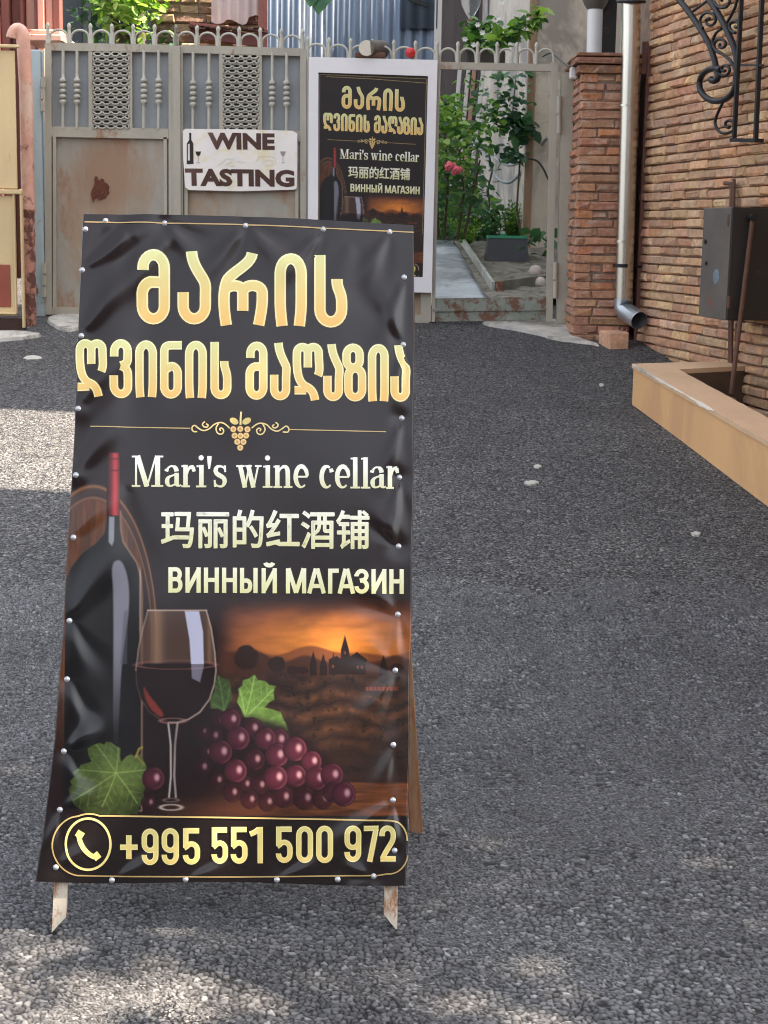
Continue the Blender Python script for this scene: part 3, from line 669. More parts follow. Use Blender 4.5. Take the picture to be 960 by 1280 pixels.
PINKP = pm('pink_paint', srgb(198, 150, 132), 0.5, 0, 0.18, 8, 0.2, 40, 0.003, rust=0.30, rcol=srgb(88, 44, 34), rscale=6, second=srgb(206, 176, 158), s2=0.3)
PEEL = pm('peeling_paint', srgb(180, 128, 110), 0.7, 0, 0.2, 10, 0.7, 40, 0.008, rust=0.70, rcol=srgb(76, 44, 36), rscale=13)
BEIGE = pm('beige_paint', srgb(205, 180, 136), 0.5, 0, 0.10, 2.5, 0.1, 30, 0.002, rust=0.15, rcol=srgb(150, 92, 50), rscale=2.2, stretch=(1, 1, .4))
REDP = pm('red_primer', srgb(140, 70, 52), 0.7, 0, 0.15, 6, 0.2)
DKBROWN = pm('dark_brown', srgb(66, 44, 36), 0.8, 0, 0.3, 9, 0.4)
BLACKM = pm('black_iron', srgb(30, 30, 33), 0.5, 0.3, 0.2, 20, 0.2, 80, 0.002)
BOXM = pm('cabinet_lit_steel', srgb(98, 93, 88), 0.45, 0.2, 0.16, 5, 0.15, 40, 0.003, rust=0.18, rcol=srgb(96, 56, 36), rscale=3)  # cabinet steel lightened in colour for the sky its door reflects
BOXD = pm('cabinet_dark', srgb(44, 41, 40), 0.45, 0.2, 0.15, 5, 0.1, 40, 0.002, rust=0.12, rcol=srgb(80, 44, 30), rscale=3)
RODM = pm('rusted_rod', srgb(94, 64, 50), 0.7, 0.1, 0.3, 14, 0.3)
STEEL = pm('downpipe_steel', srgb(198, 194, 186), 0.27, 1.0, 0.12, 7, 0.06, 12, 0.004, stretch=(1, 1, .3))
STEELD = pm('outlet_steel', srgb(176, 182, 188), 0.35, 0.8, 0.12, 7, 0.1, 40, 0.002)
BROWNP = pm('brown_channel', srgb(104, 66, 56), 0.6, 0.1, 0.2, 6, 0.2)
TAN = pm('planter_paint', srgb(210, 164, 114), 0.75, 0, 0.06, 3, 0.35, 14, 0.008, stretch=(1, 1, .35), second=srgb(198, 152, 108), s2=0.3)
TANTOP = pm('planter_coping', srgb(200, 166, 132), 0.85, 0, 0.10, 3, 0.4, 50, 0.004)
PLANTDK = pm('planter_inside', srgb(84, 64, 50), 0.9, 0, 0.3, 6, 0.5)
BRICK = pm('brick', (0.3, 0.12, 0.06), 0.92, 0, 0.28, 22, 1.0, 60, 0.010, vcol=True, second=srgb(178, 150, 130), s2=0.28)
MORTAR = pm('mortar', srgb(122, 104, 90), 0.95, 0, 0.3, 14, 0.8, 50, 0.012)
LEAF = leafmat('leaf')
STEM = pm('stem', srgb(88, 74, 52), 0.8, 0, 0.3, 20, 0.4)
BARK = pm('bark', srgb(92, 80, 68), 0.9, 0, 0.3, 12, 0.8, 20, 0.02, stretch=(1, 1, .2))
WHITE = pm('white_frame', srgb(226, 224, 226), 0.5, 0, 0.05, 4, 0.05)
WHITEP = pm('white_pipe', srgb(214, 214, 214), 0.4, 0, 0.06, 4, 0.0)
def stain_mat():
    # panel paint with one broad brown stain bleeding round the rust scab
    m = GATEP.copy(); m.name = 'gate_panel_stained'; n = m.node_tree.nodes; l = m.node_tree.links; b = n['Principled BSDF']
    src = b.inputs['Base Color'].links[0].from_socket
    g = n.new('ShaderNodeNewGeometry'); d = n.new('ShaderNodeVectorMath'); d.operation = 'SUBTRACT'; d.inputs[1].default_value = atY(136, 224, 10.9); l.new(g.outputs['Position'], d.inputs[0])
    s_ = n.new('ShaderNodeVectorMath'); s_.operation = 'MULTIPLY'; s_.inputs[1].default_value = (3.1, 0, 3.0); l.new(d.outputs[0], s_.inputs[0])
    ln = n.new('ShaderNodeVectorMath'); ln.operation = 'LENGTH'; l.new(s_.outputs[0], ln.inputs[0])
    nz = noise(n, l, 5, 8, .75, pos(n, l, (1.6, 1, .6)))
    a = n.new('ShaderNodeMath'); a.operation = 'MULTIPLY_ADD'; a.inputs[1].default_value = 1.7; l.new(nz, a.inputs[0]); l.new(ln.outputs['Value'], a.inputs[2])
    k = ramp(n, l, a.outputs[0], [(.0, .9), (1.0, 0.0)]); n[k.node.name].color_ramp.elements[0].position = .0
    sc2 = n.new('ShaderNodeMath'); sc2.operation = 'MULTIPLY'; sc2.inputs[1].default_value = .50; l.new(a.outputs[0], sc2.inputs[0]); l.new(sc2.outputs[0], k.node.inputs[0])
    k.node.color_ramp.elements[0].position = .62
    l.new(mix(n, l, k, src, srgb(146, 114, 88)), b.inputs['Base Color']); return m
def print_mat(name, rough, spec, coat=0.0):
    m, n, l, b = nt(name)
    l.new(attr(n), b.inputs['Base Color']); b.inputs['Roughness'].default_value = rough; b.inputs['Specular IOR Level'].default_value = spec
    b.inputs['Coat Weight'].default_value = coat; b.inputs['Coat Roughness'].default_value = 0.25
    P = pos(n, l); l.new(bump(n, l, noise(n, l, 220, 3, 0.5, P), 0.03, 0.001), b.inputs['Normal'])
    return m
VINYL = print_mat('banner_vinyl', 0.24, 0.45); POSTERM = print_mat('poster_print', 0.4, 0.45)
def lin(a):
    a = np.asarray(a, float) / 255; return np.where(a <= 0.04045, a / 12.92, ((a + 0.055) / 1.055) ** 2.4)

GATEP1 = stain_mat()
INK = .66
# ------------------------------------------------------------------ ground
def ground_sheet(name, xs, ys, m, dz=0.0, f=gz, jit=None):
    mb = MB(); nx = len(xs)
    for y in ys:
        for x in xs: mb.v.append((x, y, f(y) + dz + (jit(x, y) if jit else 0)))
    mb.c = [(1, 1, 1)] * len(mb.v)
    for j in range(len(ys) - 1):
        for i in range(nx - 1):
            mb.f.append((j * nx + i, j * nx + i + 1, (j + 1) * nx + i + 1, (j + 1) * nx + i)); mb.mi.append(0); mb.sm.append(True)
    return tag(mb.build(name, m), kind='structure')
gj = lambda x, y: 0.010 * (math.sin(x * 2.1 + y * .8) * math.sin(y * 1.7 - x * .6)) if 2 < y < 10.4 else 0
xs = [-60, -30, -12, -6] + [-4 + .25 * i for i in range(33)] + [6, 12, 30, 60]
ys = [-60, -20, -6, -2, 0, 1] + [2 + .15 * i for i in range(66)] + [12.2, 13, 14, 15.5, 20, 40, 90]
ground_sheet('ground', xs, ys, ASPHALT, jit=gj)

def grid_faces(nv, nu):
    i = np.arange(nv * nu).reshape(nv, nu)
    return np.stack([i[:-1, :-1], i[1:, :-1], i[1:, 1:], i[:-1, 1:]], -1).reshape(-1, 4)
def fast_mesh(name, V, quads, polys, cols, mat, parent):
    """one mesh from numpy points, quad grid and extra polygons"""
    loops = np.concatenate([quads.ravel()] + [np.array(p) for p in polys]).astype(np.int32)
    tot = np.concatenate([np.full(len(quads), 4), np.array([len(p) for p in polys], dtype=int)]).astype(np.int32)
    start = np.concatenate([[0], np.cumsum(tot)[:-1]]).astype(np.int32)
    me = bpy.data.meshes.new(name); me.vertices.add(len(V)); me.loops.add(len(loops)); me.polygons.add(len(tot))
    off = Vector((0, 0, 0)); p = parent
    while p is not None: off += p.location; p = p.parent
    me.vertices.foreach_set('co', (V - np.array(off)).astype(np.float32).ravel()); me.loops.foreach_set('vertex_index', loops)
    me.polygons.foreach_set('loop_start', start); me.polygons.foreach_set('loop_total', tot)
    sm_ = np.zeros(len(tot), bool); sm_[:len(quads)] = True; me.polygons.foreach_set('use_smooth', sm_)
    me.materials.append(mat); ca = me.color_attributes.new('Col', 'FLOAT_COLOR', 'POINT')
    arr = np.ones((len(V), 4), np.float32); arr[:, :3] = cols; ca.data.foreach_set('color', arr.ravel())
    me.update(calc_edges=True); me.validate()
    o = bpy.data.objects.new(name, me); COL.objects.link(o)
    if parent: o.parent = parent
    return o
# coarse stone surface of the lane close by, as real relief
def lane_relief():
    dx = .0038; X = np.arange(-1.9, 1.9, dx); Y = np.concatenate([np.arange(2.40, 4.2, dx), np.arange(4.2, 6.0, dx * 1.5)])
    gx, gy = np.meshgrid(X, Y); wx = gx + .006 * (fbm(gx * 60, gy * 60, 5, 2) - .4); wy = gy + .006 * (fbm(gx * 60, gy * 60, 15, 2) - .4)
    def worley(sc, seed):
        rs = np.random.RandomState(seed); J = rs.rand(512, 512, 6); u, v = wx * sc + 200, wy * sc + 100
        iu, iv = np.floor(u).astype(int), np.floor(v).astype(int); f1 = np.full(u.shape, 9.); f2 = np.full(u.shape, 9.); cid = np.zeros(u.shape + (4,)); off = np.zeros(u.shape + (2,))
        for a in (-1, 0, 1):
            for b in (-1, 0, 1):
                q = J[(iu + a) % 512, (iv + b) % 512]; px, py = iu + a + q[..., 0], iv + b + q[..., 1]; ex, ey = u - px, v - py
                ang = q[..., 4] * 3.14; st = .75 + .5 * q[..., 5]; d = np.hypot((ex * np.cos(ang) + ey * np.sin(ang)) * st, (-ex * np.sin(ang) + ey * np.cos(ang)) / st)
                n = d < f1; f2 = np.where(n, f1, np.minimum(f2, d)); f1 = np.where(n, d, f1); cid[n] = q[n][:, 2:6]; off[..., 0] = np.where(n, ex, off[..., 0]); off[..., 1] = np.where(n, ey, off[..., 1])
        h = np.clip((f2 - f1 - .04) / .20, 0, 1) ** .8 * (.35 + .65 * cid[..., 0]) + .45 * (off[..., 0] * (cid[..., 2] - .5) + off[..., 1] * (cid[..., 3] - .5))
        return h, cid, f2 - f1
    h1, c1, e1 = worley(72, 1); h2, c2, e2 = worley(130, 2)
    m = np.clip((fbm(gx * 9, gy * 9, 33, 3) - .36) * 9, 0, 1); h = h1 * m * .0068 + h2 * (1 - m) * .0044; tone = np.where(m > .5, c1[..., 1], c2[..., 1])
    edge = np.minimum(np.minimum(gx + 1.9, 1.9 - gx), np.minimum(gy - 2.40, 6.0 - gy)) / .6; fade = np.clip(edge + (fbm(gx * 5, gy * 5, 55, 3) - .4) * 1.2, 0, 1)
    fade = np.where(edge < .02, 0, fade)
    base = np.vectorize(gz)(Y)[:, None] + np.where((gy > 2) & (gy < 10.4), 0.010 * np.sin(gx * 2.1 + gy * .8) * np.sin(gy * 1.7 - gx * .6), 0)
    Z = base - .0045 + fade * .0045 + h * (.25 + .75 * fade)
    k = 70 + 42 * tone + 20 * (tone > .95); ee = np.where(m > .5, e1, e2); k = 18 + (k - 18) * np.clip((ee - .10) / .16, 0, 1); k = k * (.86 + .3 * fbm(gx * 3, gy * 3, 66, 3))  # near-black binder, also paints the crevice shade between the stones
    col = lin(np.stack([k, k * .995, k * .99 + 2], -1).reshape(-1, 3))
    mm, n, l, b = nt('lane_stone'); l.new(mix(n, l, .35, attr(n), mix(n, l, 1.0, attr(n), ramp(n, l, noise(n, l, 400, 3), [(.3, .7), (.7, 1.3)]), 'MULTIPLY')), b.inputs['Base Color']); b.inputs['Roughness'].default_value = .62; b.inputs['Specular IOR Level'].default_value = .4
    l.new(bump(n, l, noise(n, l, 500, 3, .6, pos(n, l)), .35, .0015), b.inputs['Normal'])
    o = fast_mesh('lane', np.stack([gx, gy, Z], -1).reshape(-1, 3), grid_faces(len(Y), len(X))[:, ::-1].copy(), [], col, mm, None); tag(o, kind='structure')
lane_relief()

# ------------------------------------------------------------------ brickwork
def brick_field(mb, origin, U, N, length, zlow, z1, course, blen, rnd, palette, depth=0.10, jit=0.006, gap=0.0075, half=0.0, zbase=None):
    """bricks laid in courses along U (horizontal), facing N; zlow(s) is the ground at distance s"""
    Z = Vector((0, 0, 1)); U = Vector(U).normalized(); N = Vector(N).normalized()
    z = zbase if zbase is not None else min(zlow(0), zlow(length)) - 0.05
    k = 0
    while z < z1:
        s = -rnd.random() * blen * .5 if half == 0 else (-half if k % 2 else 0.0)
        while s < length - 0.02:
            L = blen * rnd.uniform(.86, 1.1) if half == 0 else blen
            if half == 0 and rnd.random() < .22: L *= .55
            a, b = max(s, 0), min(s + L, length)
            if b - a > 0.03 and z + course > zlow((a + b) / 2) - 0.03:
                g = gap; a2, b2 = a + (g / 4 if a > 0 else 0), b - (g / 4 if b < length else 0)
                h0, h1 = z + g * .55 + rnd.uniform(-.002, .002), z + course - g * .45 + rnd.uniform(-.002, .002)
                out = rnd.uniform(-.008, .007); ch = rnd.uniform(.008, .016)
                base = rnd.choice(palette); tone = rnd.uniform(.84, 1.16)
                mb.col = tuple(min(1, c * tone * rnd.uniform(.94, 1.06)) for c in base)
                j = lambda q=1.0: rnd.uniform(-jit, jit) * q
                vs = []
                for (d, ins, q) in ((-depth, 0, 0), (out - ch, 0, .7), (out, ch, 1)):
                    for (sx, hz) in ((a2 + ins, h0 + ins * .7), (b2 - ins, h0 + ins * .7), (b2 - ins, h1 - ins * .7), (a2 + ins, h1 - ins * .7)):
                        vs.append(origin + U * (sx + j(q)) + N * (d + j(q)) + Z * (hz + j(q) * .6))
                fs = []
                for rr in (0, 4):
                    for i in range(4): fs.append((rr + i, rr + (i + 1) % 4, rr + 4 + (i + 1) % 4, rr + 4 + i))
                fs.append((8, 9, 10, 11)); mb.add(vs, fs)
            s += L
        z += course; k += 1
    mb.col = (1, 1, 1)
rnd = random.Random(5)
def dusty(c, k=.09): c = np.array(c, float); return tuple(c * (1 - k) + c.mean() * k + 2)
PAL_W = [lin(dusty(c)) for c in ((202, 156, 118), (206, 162, 122), (196, 148, 112), (190, 144, 110), (212, 170, 132), (196, 142, 104), (192, 154, 122), (184, 142, 112), (214, 172, 126))]
PAL_P = [lin(dusty(c, .06)) for c in ((166, 120, 94), (172, 124, 96), (162, 116, 92), (176, 128, 98), (160, 116, 94), (178, 116, 80))]

# right-hand building: brick wall along the lane
WB = gnd(816, 438); WD = Vector((ray(100, 288).x, ray(100, 288).y, 0)).normalized()    # base point, direction away from camera
WN = Vector((-WD.y, WD.x, 0));  WN = WN if WN.x < 0 else -WN
far = WB + WD * 0.35
def wall_pt(s, z=0.0): p = far - WD * s; return Vector((p.x, p.y, z))
WLEN = 6.75
bb = thing('brick_building', wall_pt(0, gz(far.y)), 'old brown brick building with rough narrow courses along the right of the lane', 'building')
mb = MB(); brick_field(mb, wall_pt(0), -WD, WN, WLEN, lambda s: gz(wall_pt(s).y), 3.75, 0.0555, 0.235, rnd, PAL_W)
mb.build('brick_face', BRICK, bb)
mb = MB()
def slab(mb, s0, s1, z0, z1, t0, t1):
    p = [wall_pt(s0) - WN * t0, wall_pt(s1) - WN * t0, wall_pt(s1) - WN * t1, wall_pt(s0) - WN * t1]
    mb.prism([Vector((q.x, q.y, z0)) for q in p], (0, 0, z1 - z0))
# which stretch of the roofline lets the sun reach the strip of ground on the left
gA, gB = gnd(45, 513), gnd(45, 612)
def s_at(g, t):
    """distance along the wall at which the sun ray from ground point g crosses the plane t behind the face"""
    A2 = Matrix(((SUN_AZ.x, WD.x), (SUN_AZ.y, WD.y))); q = far - WN * t - g
    k = A2.inverted() @ Vector((q.x, q.y)); return k[1]
TH = 0.9
sA, sB = s_at(gA, 0.03), s_at(gB, TH)
sA2, sB2 = min(sA, sB), max(sA, sB)
print('slot', sA, sB)
LOW = 3.8
slab(mb, -0.3, WLEN, -0.6, LOW, 0.03, TH); slab(mb, -0.3, sA2, LOW, 7.6, 0.0, TH); slab(mb, sB2, WLEN, LOW, 7.6, 0.0, TH)
mb.build('wall_core', MORTAR, bb)

# brick gate pillar
PY = gnd(716, 424).y
px0, px1 = xat(716, PY, 400), xat(792, PY, 300)
pdep = 0.62
pil = thing('brick_pillar', (px0, PY, gz(PY)), 'square red brick gate pillar with flared cap at the lane end, beside the silver downpipe', 'pillar')
ztop = zat(66, PY, 760)
mb = MB(); zb = gz(PY) - .08
brick_field(mb, Vector((px0, PY, 0)), (1, 0, 0), (0, -1, 0), px1 - px0, lambda s: zb, ztop - .13, 0.0565, 0.27, rnd, PAL_P, jit=.007, zbase=zb)
brick_field(mb, Vector((px0, PY + pdep, 0)), (0, -1, 0), (-1, 0, 0), pdep - .004, lambda s: zb, ztop - .13, 0.0565, 0.27, rnd, PAL_P, jit=.007, zbase=zb)
mb.build('brickwork', BRICK, pil)
mb = MB(); mb.box(((px0 + px1) / 2 + .004, PY + pdep / 2 + .004, (zb + ztop - .12) / 2), (px1 - px0 - .02, pdep - .02, ztop - .12 - zb)); mb.build('core', MORTAR, pil)
mb = MB()
for e, za, zc in ((.025, .125, .075), (.045, .07, .03), (.04, .026, 0.0)):
    brick_field(mb, Vector((px0 - e, PY - e, 0)), (1, 0, 0), (0, -1, 0), px1 - px0 + e, lambda s: -9, ztop - zc - .01, za - zc, 0.23, rnd, [tuple(c * .7 for c in p) for p in PAL_P], depth=.3, zbase=ztop - za, half=.12)
    brick_field(mb, Vector((px0 - e, PY + pdep, 0)), (0, -1, 0), (-1, 0, 0), pdep + e - .004, lambda s: -9, ztop - zc - .01, za - zc, 0.23, rnd, [tuple(c * .7 for c in p) for p in PAL_P], depth=.3, zbase=ztop - za, half=.12)
mb.build('cap', BRICK, pil)
mb = MB(); p = atY(715, 92, PY + .25); mb.box((px0 - .03, PY + .22, p.z), (.05, .06, .075), bev=.008); mb.build('socket_box', WHITEP, pil)

# silver downpipe
dp = thing('downpipe', gnd(772, 420), 'tall silver steel downpipe with an open elbow outlet, in front of the brick pillar', 'drainpipe')
DY = PY - 0.09
t0, t1, t2 = atY(791, -260, DY), atY(789, 40, DY), atY(779, 383, DY)
mb = MB(); mb.tube([t0, t1, atY(784, 215, DY), t2], 0.058, 24); 
for py in (132, 302): 
    q = atY(788 - (py - 40) * .03, py, DY); mb.tube([q - Vector((0, 0, .006)), q + Vector((0, 0, .006))], 0.0605, 24)
mb.build('pipe', STEEL, dp)
mb = MB(); e0 = t2 + Vector((0, 0, .05)); e1 = t2 + Vector((.012, -.02, -.03)); e2 = t2 + Vector((.078, -.17, -.078)); prof = []
mb.tube([e0, t2 + Vector((0, 0, .0)), e1, e2], [.060, .060, .0605, .060], 24, caps=False); mb.tube([e2, e1 + (e2 - e1) * .3], [.0565, .0565], 24, caps=False)
mb.tube([e2, e2 + (e2 - e1).normalized() * .004], [.060, .0565], 24, caps=False)
mb.build('outlet_elbow', STEELD, dp)
mb = MB(); mb.tube([e1 + (e2 - e1) * .32, e1 + (e2 - e1) * .33], .056, 24); mb.build('outlet_mouth', BOXD, dp)
q = atY(778, 332, DY)
mb = MB(); mb.tube([q - Vector((0, 0, .011)), q + Vector((0, 0, .011))], 0.0625, 24); mb.bar(q + Vector((.05, .03, 0)), q + Vector((.20, .10, -.01)), .012, .018); mb.build('pipe_clamp', BLACKM, dp)
q = atY(789, 2, DY); mb = MB(); mb.tube([q + Vector((.085 * math.cos(a), .085 * math.sin(a), .01 * math.sin(a))) for a in [2 * math.pi * i / 28 for i in range(29)]], .009, 8); mb.build('iron_ring', BLACKM, dp)
# brown steel channel beside the pipe
CY = PY - .03
bc = MB(); bc.box(((xat(801, CY) + xat(812, CY, 250)) / 2, CY + .03, (gz(CY) - .1 + zat(55, CY, 810)) / 2), (.066, .05, zat(55, CY, 810) - gz(CY) + .1), bev=.004)
bc.box((xat(808, CY, 70), CY + .03, zat(72, CY, 808)), (.055, .03, .20), bev=.004)
tag(bc.build('steel_post', BROWNP), 'narrow brown steel post between the silver downpipe and the right brick wall', 'post')
# loose brick by the pillar
def loose_brick(name, c, size, ang, cols, label):
    mb = MB(); ax = (Vector((math.cos(ang), math.sin(ang), 0)), Vector((-math.sin(ang), math.cos(ang), 0)), Vector((0, 0, 1)))
    mb.col = tuple(lin(cols)); mb.box(c, size, ax, bev=.008)
    mb.v = [tuple(Vector(p) + Vector((rnd.uniform(-.004, .004),) * 3)) for p in mb.v]
    return tag(mb.build(name, BRICK), label, 'brick')
g = gnd(768, 437); loose_brick('loose_brick', g + Vector((.008, .09, .054)), (.135, .19, .115), .22, (206, 160, 130), 'loose pale brick lying on the asphalt below the pipe outlet')
g = gnd(742, 425); loose_brick('broken_brick', g + Vector((-.03, .10, .05)), (.10, .12, .10), .5, (176, 126, 98), 'broken brick lump tucked between the pillar foot and the loose pale brick')

# cement spills: thin pads
def pad(name, pxs, m, label=None, cat=None, h=.012, kind='structure', seed=0):
    r = random.Random(seed); base = smooth_closed(pxs, 2); base = [gnd(x + r.uniform(-1.2, 1.2), y + r.uniform(-.5, .5)) for x, y in base]
    mb = MB(); c = sum(base, Vector()) / len(base); n = len(base)
    ring = [c + (p - c) * .93 + Vector((0, 0, h)) for p in base]
    mb.add([p - Vector((0, 0, .01)) for p in base] + ring + [c + Vector((0, 0, h * 1.2))], [(i, (i + 1) % n, n + (i + 1) % n, n + i) for i in range(n)] + [(n + i, n + (i + 1) % n, 2 * n) for i in range(n)])
    return tag(mb.build(name, m), label, cat, kind=kind)
pad('pavement', [(598, 402), (640, 399), (704, 399), (716, 424), (760, 436), (735, 433), (700, 428), (668, 418), (634, 412), (606, 408)], CEMENT, h=.02)
pad('concrete_patch', [(56, 399), (85, 394), (108, 396), (106, 412), (84, 416), (62, 408)], CEMENT, h=.02, seed=3)
pad('concrete_strip', [(-60, 418), (0, 416), (45, 418), (56, 421), (40, 424), (8, 427), (-60, 428)], CEMENT, h=.02, seed=4)
LIT = pm('litter_paper', srgb(176, 174, 166), 0.8, 0, 0.1, 20, 0.2)
for i, (x, y, w, h, lb) in enumerate([(41, 447, 12, 3.2, 'flat pale scrap on the asphalt before the left gate'), (527, 541, 11, 4.5, 'pale leaf on the asphalt just right of the black banner'), (664, 603, 10, 2.4, 'thin pale twig scrap in the middle of the open asphalt'),
        (672, 583, 5, 2, 'tiny pale chip just above the twig scrap on the asphalt'), (870, 667, 6, 2, 'small pale chip on the asphalt below the tan planter'), (892, 731, 7, 1.6, 'dry leaf bit nearest the camera below the tan planter'), (752, 481, 3, 2, 'white speck on the damp asphalt left of the planter corner'), (649, 519, 6, 1.6, 'grey leaf bit far out on the asphalt beyond the twig scrap')]):
    pts = [(x + w * math.cos(a) * (1 + .25 * math.sin(3 * a + i)), y + h * math.sin(a) * (1 + .2 * math.cos(2 * a + i))) for a in [2 * math.pi * k / 9 for k in range(9)]]
    pad('litter', pts, LIT, lb, 'litter', h=.002, kind=None, seed=i + 10)['group'] = 'scraps on the asphalt'

# ------------------------------------------------------------------ tan planter
pA = gnd(790, 505); pB = gnd(960, 632)
hd = (pA - pB); hd.z = 0; hd.normalize(); hn = Vector((-hd.y, hd.x, 0)); hn = hn if hn.x > 0 else -hn   # into the planter
topz = atY(791, 455, pA.y).z; topzB = atY(960, 553, pB.y).z
def pz(p): return topz + (topzB - topz) * (pA - p).dot(hd) / (pA - pB).dot(hd)
pl = thing('planter', pA, 'low tan painted masonry planter with pale coping at the foot of the brick wall', 'planter')
end = pA - hd * 3.2
W_ = .17
mb = MB()
def wallq(mb, a, b, nrm, t, z0a, z0b, z1, z2=None):
    vs = [Vector((a.x, a.y, z0a)), Vector((b.x, b.y, z0b)), Vector((b.x, b.y, z1 if z2 is None else z2)), Vector((a.x, a.y, z1))]
    vs += [v + nrm * t for v in vs]
    mb.add(vs, [(0, 1, 2, 3), (7, 6, 5, 4), (0, 3, 7, 4), (1, 5, 6, 2), (0, 4, 5, 1)])
n_seg = 16
for i in range(n_seg):
    a = pA - hd * 3.2 * i / n_seg; b = pA - hd * 3.2 * (i + 1) / n_seg; wv = lambda p: gz(p.y) - .06
    wallq(mb, a, b, hn, W_, wv(a), wv(b), pz(a) - .022, pz(b) - .022)
fdir = (wall_pt(1.62) - pA); fdir.z = 0; fl = fdir.length; fdir.normalize(); fn = Vector((fdir.y, -fdir.x, 0)); fn = fn if fn.y < 0 else -fn
a0 = pA + hn * W_; wallq(mb, a0, pA + fdir * fl, fn, W_ * .9, gz(pA.y) - .06, gz(pA.y) - .06, topz - .022)
mb.build('planter_wall', TAN, pl)
mb = MB(); o = -.008
cop = [pA - hn * .008 + hd * .008, end - hn * .008, end + hn * (W_ + .006), pA + hn * (W_ + .004) + fn * (W_ * .9) , pA + fdir * fl + fn * (W_ * .9), pA + fdir * fl + hd * .008]
rr = random.Random(9)
def edge_run(a, b, n, j): return [a.lerp(b, i / n) + hn * rr.uniform(-j, j) + Vector((0, 0, 0)) for i in range(n)]
outl = edge_run(cop[0], cop[1], 60, .0028) + edge_run(cop[1], cop[2], 2, 0) + edge_run(cop[2], cop[3], 40, .002) + cop[3:]
lo_ = [Vector((q.x, q.y, pz(q) - .022)) for q in outl]; hi_ = [Vector((q.x, q.y, pz(q) + rr.uniform(-.0012, .0012))) for q in outl]; n_ = len(outl)
mb.add(lo_ + hi_, [tuple(range(n_)), tuple(range(n_, 2 * n_))[::-1]] + [(i, n_ + i, n_ + (i + 1) % n_, (i + 1) % n_) for i in range(n_)]); mb.build('coping', TANTOP, pl)
mb = MB(); top_ = []; fr_ = []
for i in range(41):
    s = .012 + i * .03; p = pA - hd * s - hn * .0112; w = max(.0015, .011 * fbm(np.array([i * .33]), np.array([3.1]), 8, 3)[0] ** 2 * 4 - .001) ; top_.append(Vector((p.x, p.y, pz(p) + .0016)) + hn * w); fr_.append(Vector((p.x, p.y, pz(p) - w * 1.1)))
mid_ = [Vector((p.x, p.y, 0)) for p in fr_]; mid_ = [Vector((m.x, m.y, pz(m) + .0016)) for m in mid_]
mb.add(top_ + mid_ + fr_, [(i, i + 1, 41 + i + 1, 41 + i) for i in range(40)] + [(41 + i, 42 + i, 83 + i, 82 + i) for i in range(40)], True); mb.build('worn_edge', PLASTER_L, pl)
rr = random.Random(9)
mb = MB(); i0, i1, i2 = pA + hn * (W_ + .004) + fn * (W_ * .9 + .004), end + hn * (W_ + .004), pA + fdir * fl + fn * (W_ * .9 + .004)
for a, b in ((i0, i1), (i2, i0)): mb.add([Vector((a.x, a.y, gz(a.y) - .1)), Vector((b.x, b.y, gz(b.y) - .1)), Vector((b.x, b.y, pz(b) - .024)), Vector((a.x, a.y, pz(a) - .024))], [(0, 1, 2, 3)])
mb.build('inner_lining', PLANTDK, pl)
mb = MB(); ins = [pA + hn * W_, end + hn * W_, wall_pt(5.4), wall_pt(1.5)]
mb.prism([Vector((q.x, q.y, gz(min(q.y, pA.y)) - .12)) for q in ins], (0, 0, .09)); mb.build('planter_soil', PLANTDK, pl)
rub = thing('rubble', gnd(925, 492), 'small heap of broken brick and stone inside the planter at the pipe foot', 'rubble')
mb = MB(); base = wall_pt(1.95)
for i in range(9):
    c = Vector((base.x + rr.uniform(-.32, -.05), base.y + rr.uniform(-.35, .15), 0)); c.z = gz(c.y) + rr.uniform(.0, .09); a = rr.random() * 3
    tq = rr.uniform(.6, 1.1); mb.col = tuple(lin((150 * tq, 118 * tq, 96 * tq)))
    mb.box(c, (.10 + .08 * rr.random(), .08 + .06 * rr.random(), .06 + .04 * rr.random()), (Vector((math.cos(a), math.sin(a), 0)), Vector((-math.sin(a), math.cos(a), 0)), Vector((0, 0, 1))), bev=.012)
mb.build('stones', BRICK, rub)

# ------------------------------------------------------------------ metal cabinet on the brick wall and its rods
P912 = onplane(912, 330, wall_pt(0) + WN * 0.27, WN); s_near = (far - P912).dot(WD)
P878 = onplane(878, 330, wall_pt(0) + WN * 0.27, WN); s_far = (far - P878).dot(WD)
ztb, zbb = onplane(912, 259, P912, WN).z, onplane(912, 401, P912, WN).z
cab = thing('metal_cabinet', Vector((P912.x, P912.y, zbb)), 'dark steel meter cabinet with rust spots, fixed to the right brick wall over the planter', 'cabinet')
print('cab', s_near, s_far, ztb, zbb)
cm = (wall_pt((s_near + s_far) / 2) + WN * 0.14)
mb = MB(); mb.box((cm.x, cm.y, (ztb + zbb) / 2), (s_near - s_far, .26, ztb - zbb), (-WD, WN, Vector((0, 0, 1))), bev=.004); mb.build('cabinet_body', BOXD, cab)
mb = MB(); q = cm + WN * .134; mb.box((q.x, q.y, (ztb + zbb) / 2), (s_near - s_far - .004, .008, ztb - zbb - .004), (-WD, WN, Vector((0, 0, 1))), bev=.002); dr = mb.build('cabinet_door', BOXM, cab)
mb = MB()
for (px, py, r) in ((882, 302, .012), (883, 329, .009)):
    p = onplane(px, py, q + WN * .006, WN); mb = MB(); mb.tube([p, p + WN * .006], r, 12); mb.build('latch', BOXD, dr)
mb = MB(); p = onplane(895, 346, q + WN * .0045, WN); mb.lathe(p, WN, [(.0, .0015), (.036, .0012), (.040, 0)], 18); mb.build('dent_patch', pm('dent_metal', srgb(112, 128, 140), .5, .2, .25, 30, .1), dr)  # flat bluish disc for the dent in the door
for py in (275, 378):
    p = onplane(911, py, q + WN * .004, WN); mb = MB(); mb.tube([p - Vector((0, 0, .03)), p + Vector((0, 0, .03))], .008, 8); mb.build('hinge', RODM, cab)
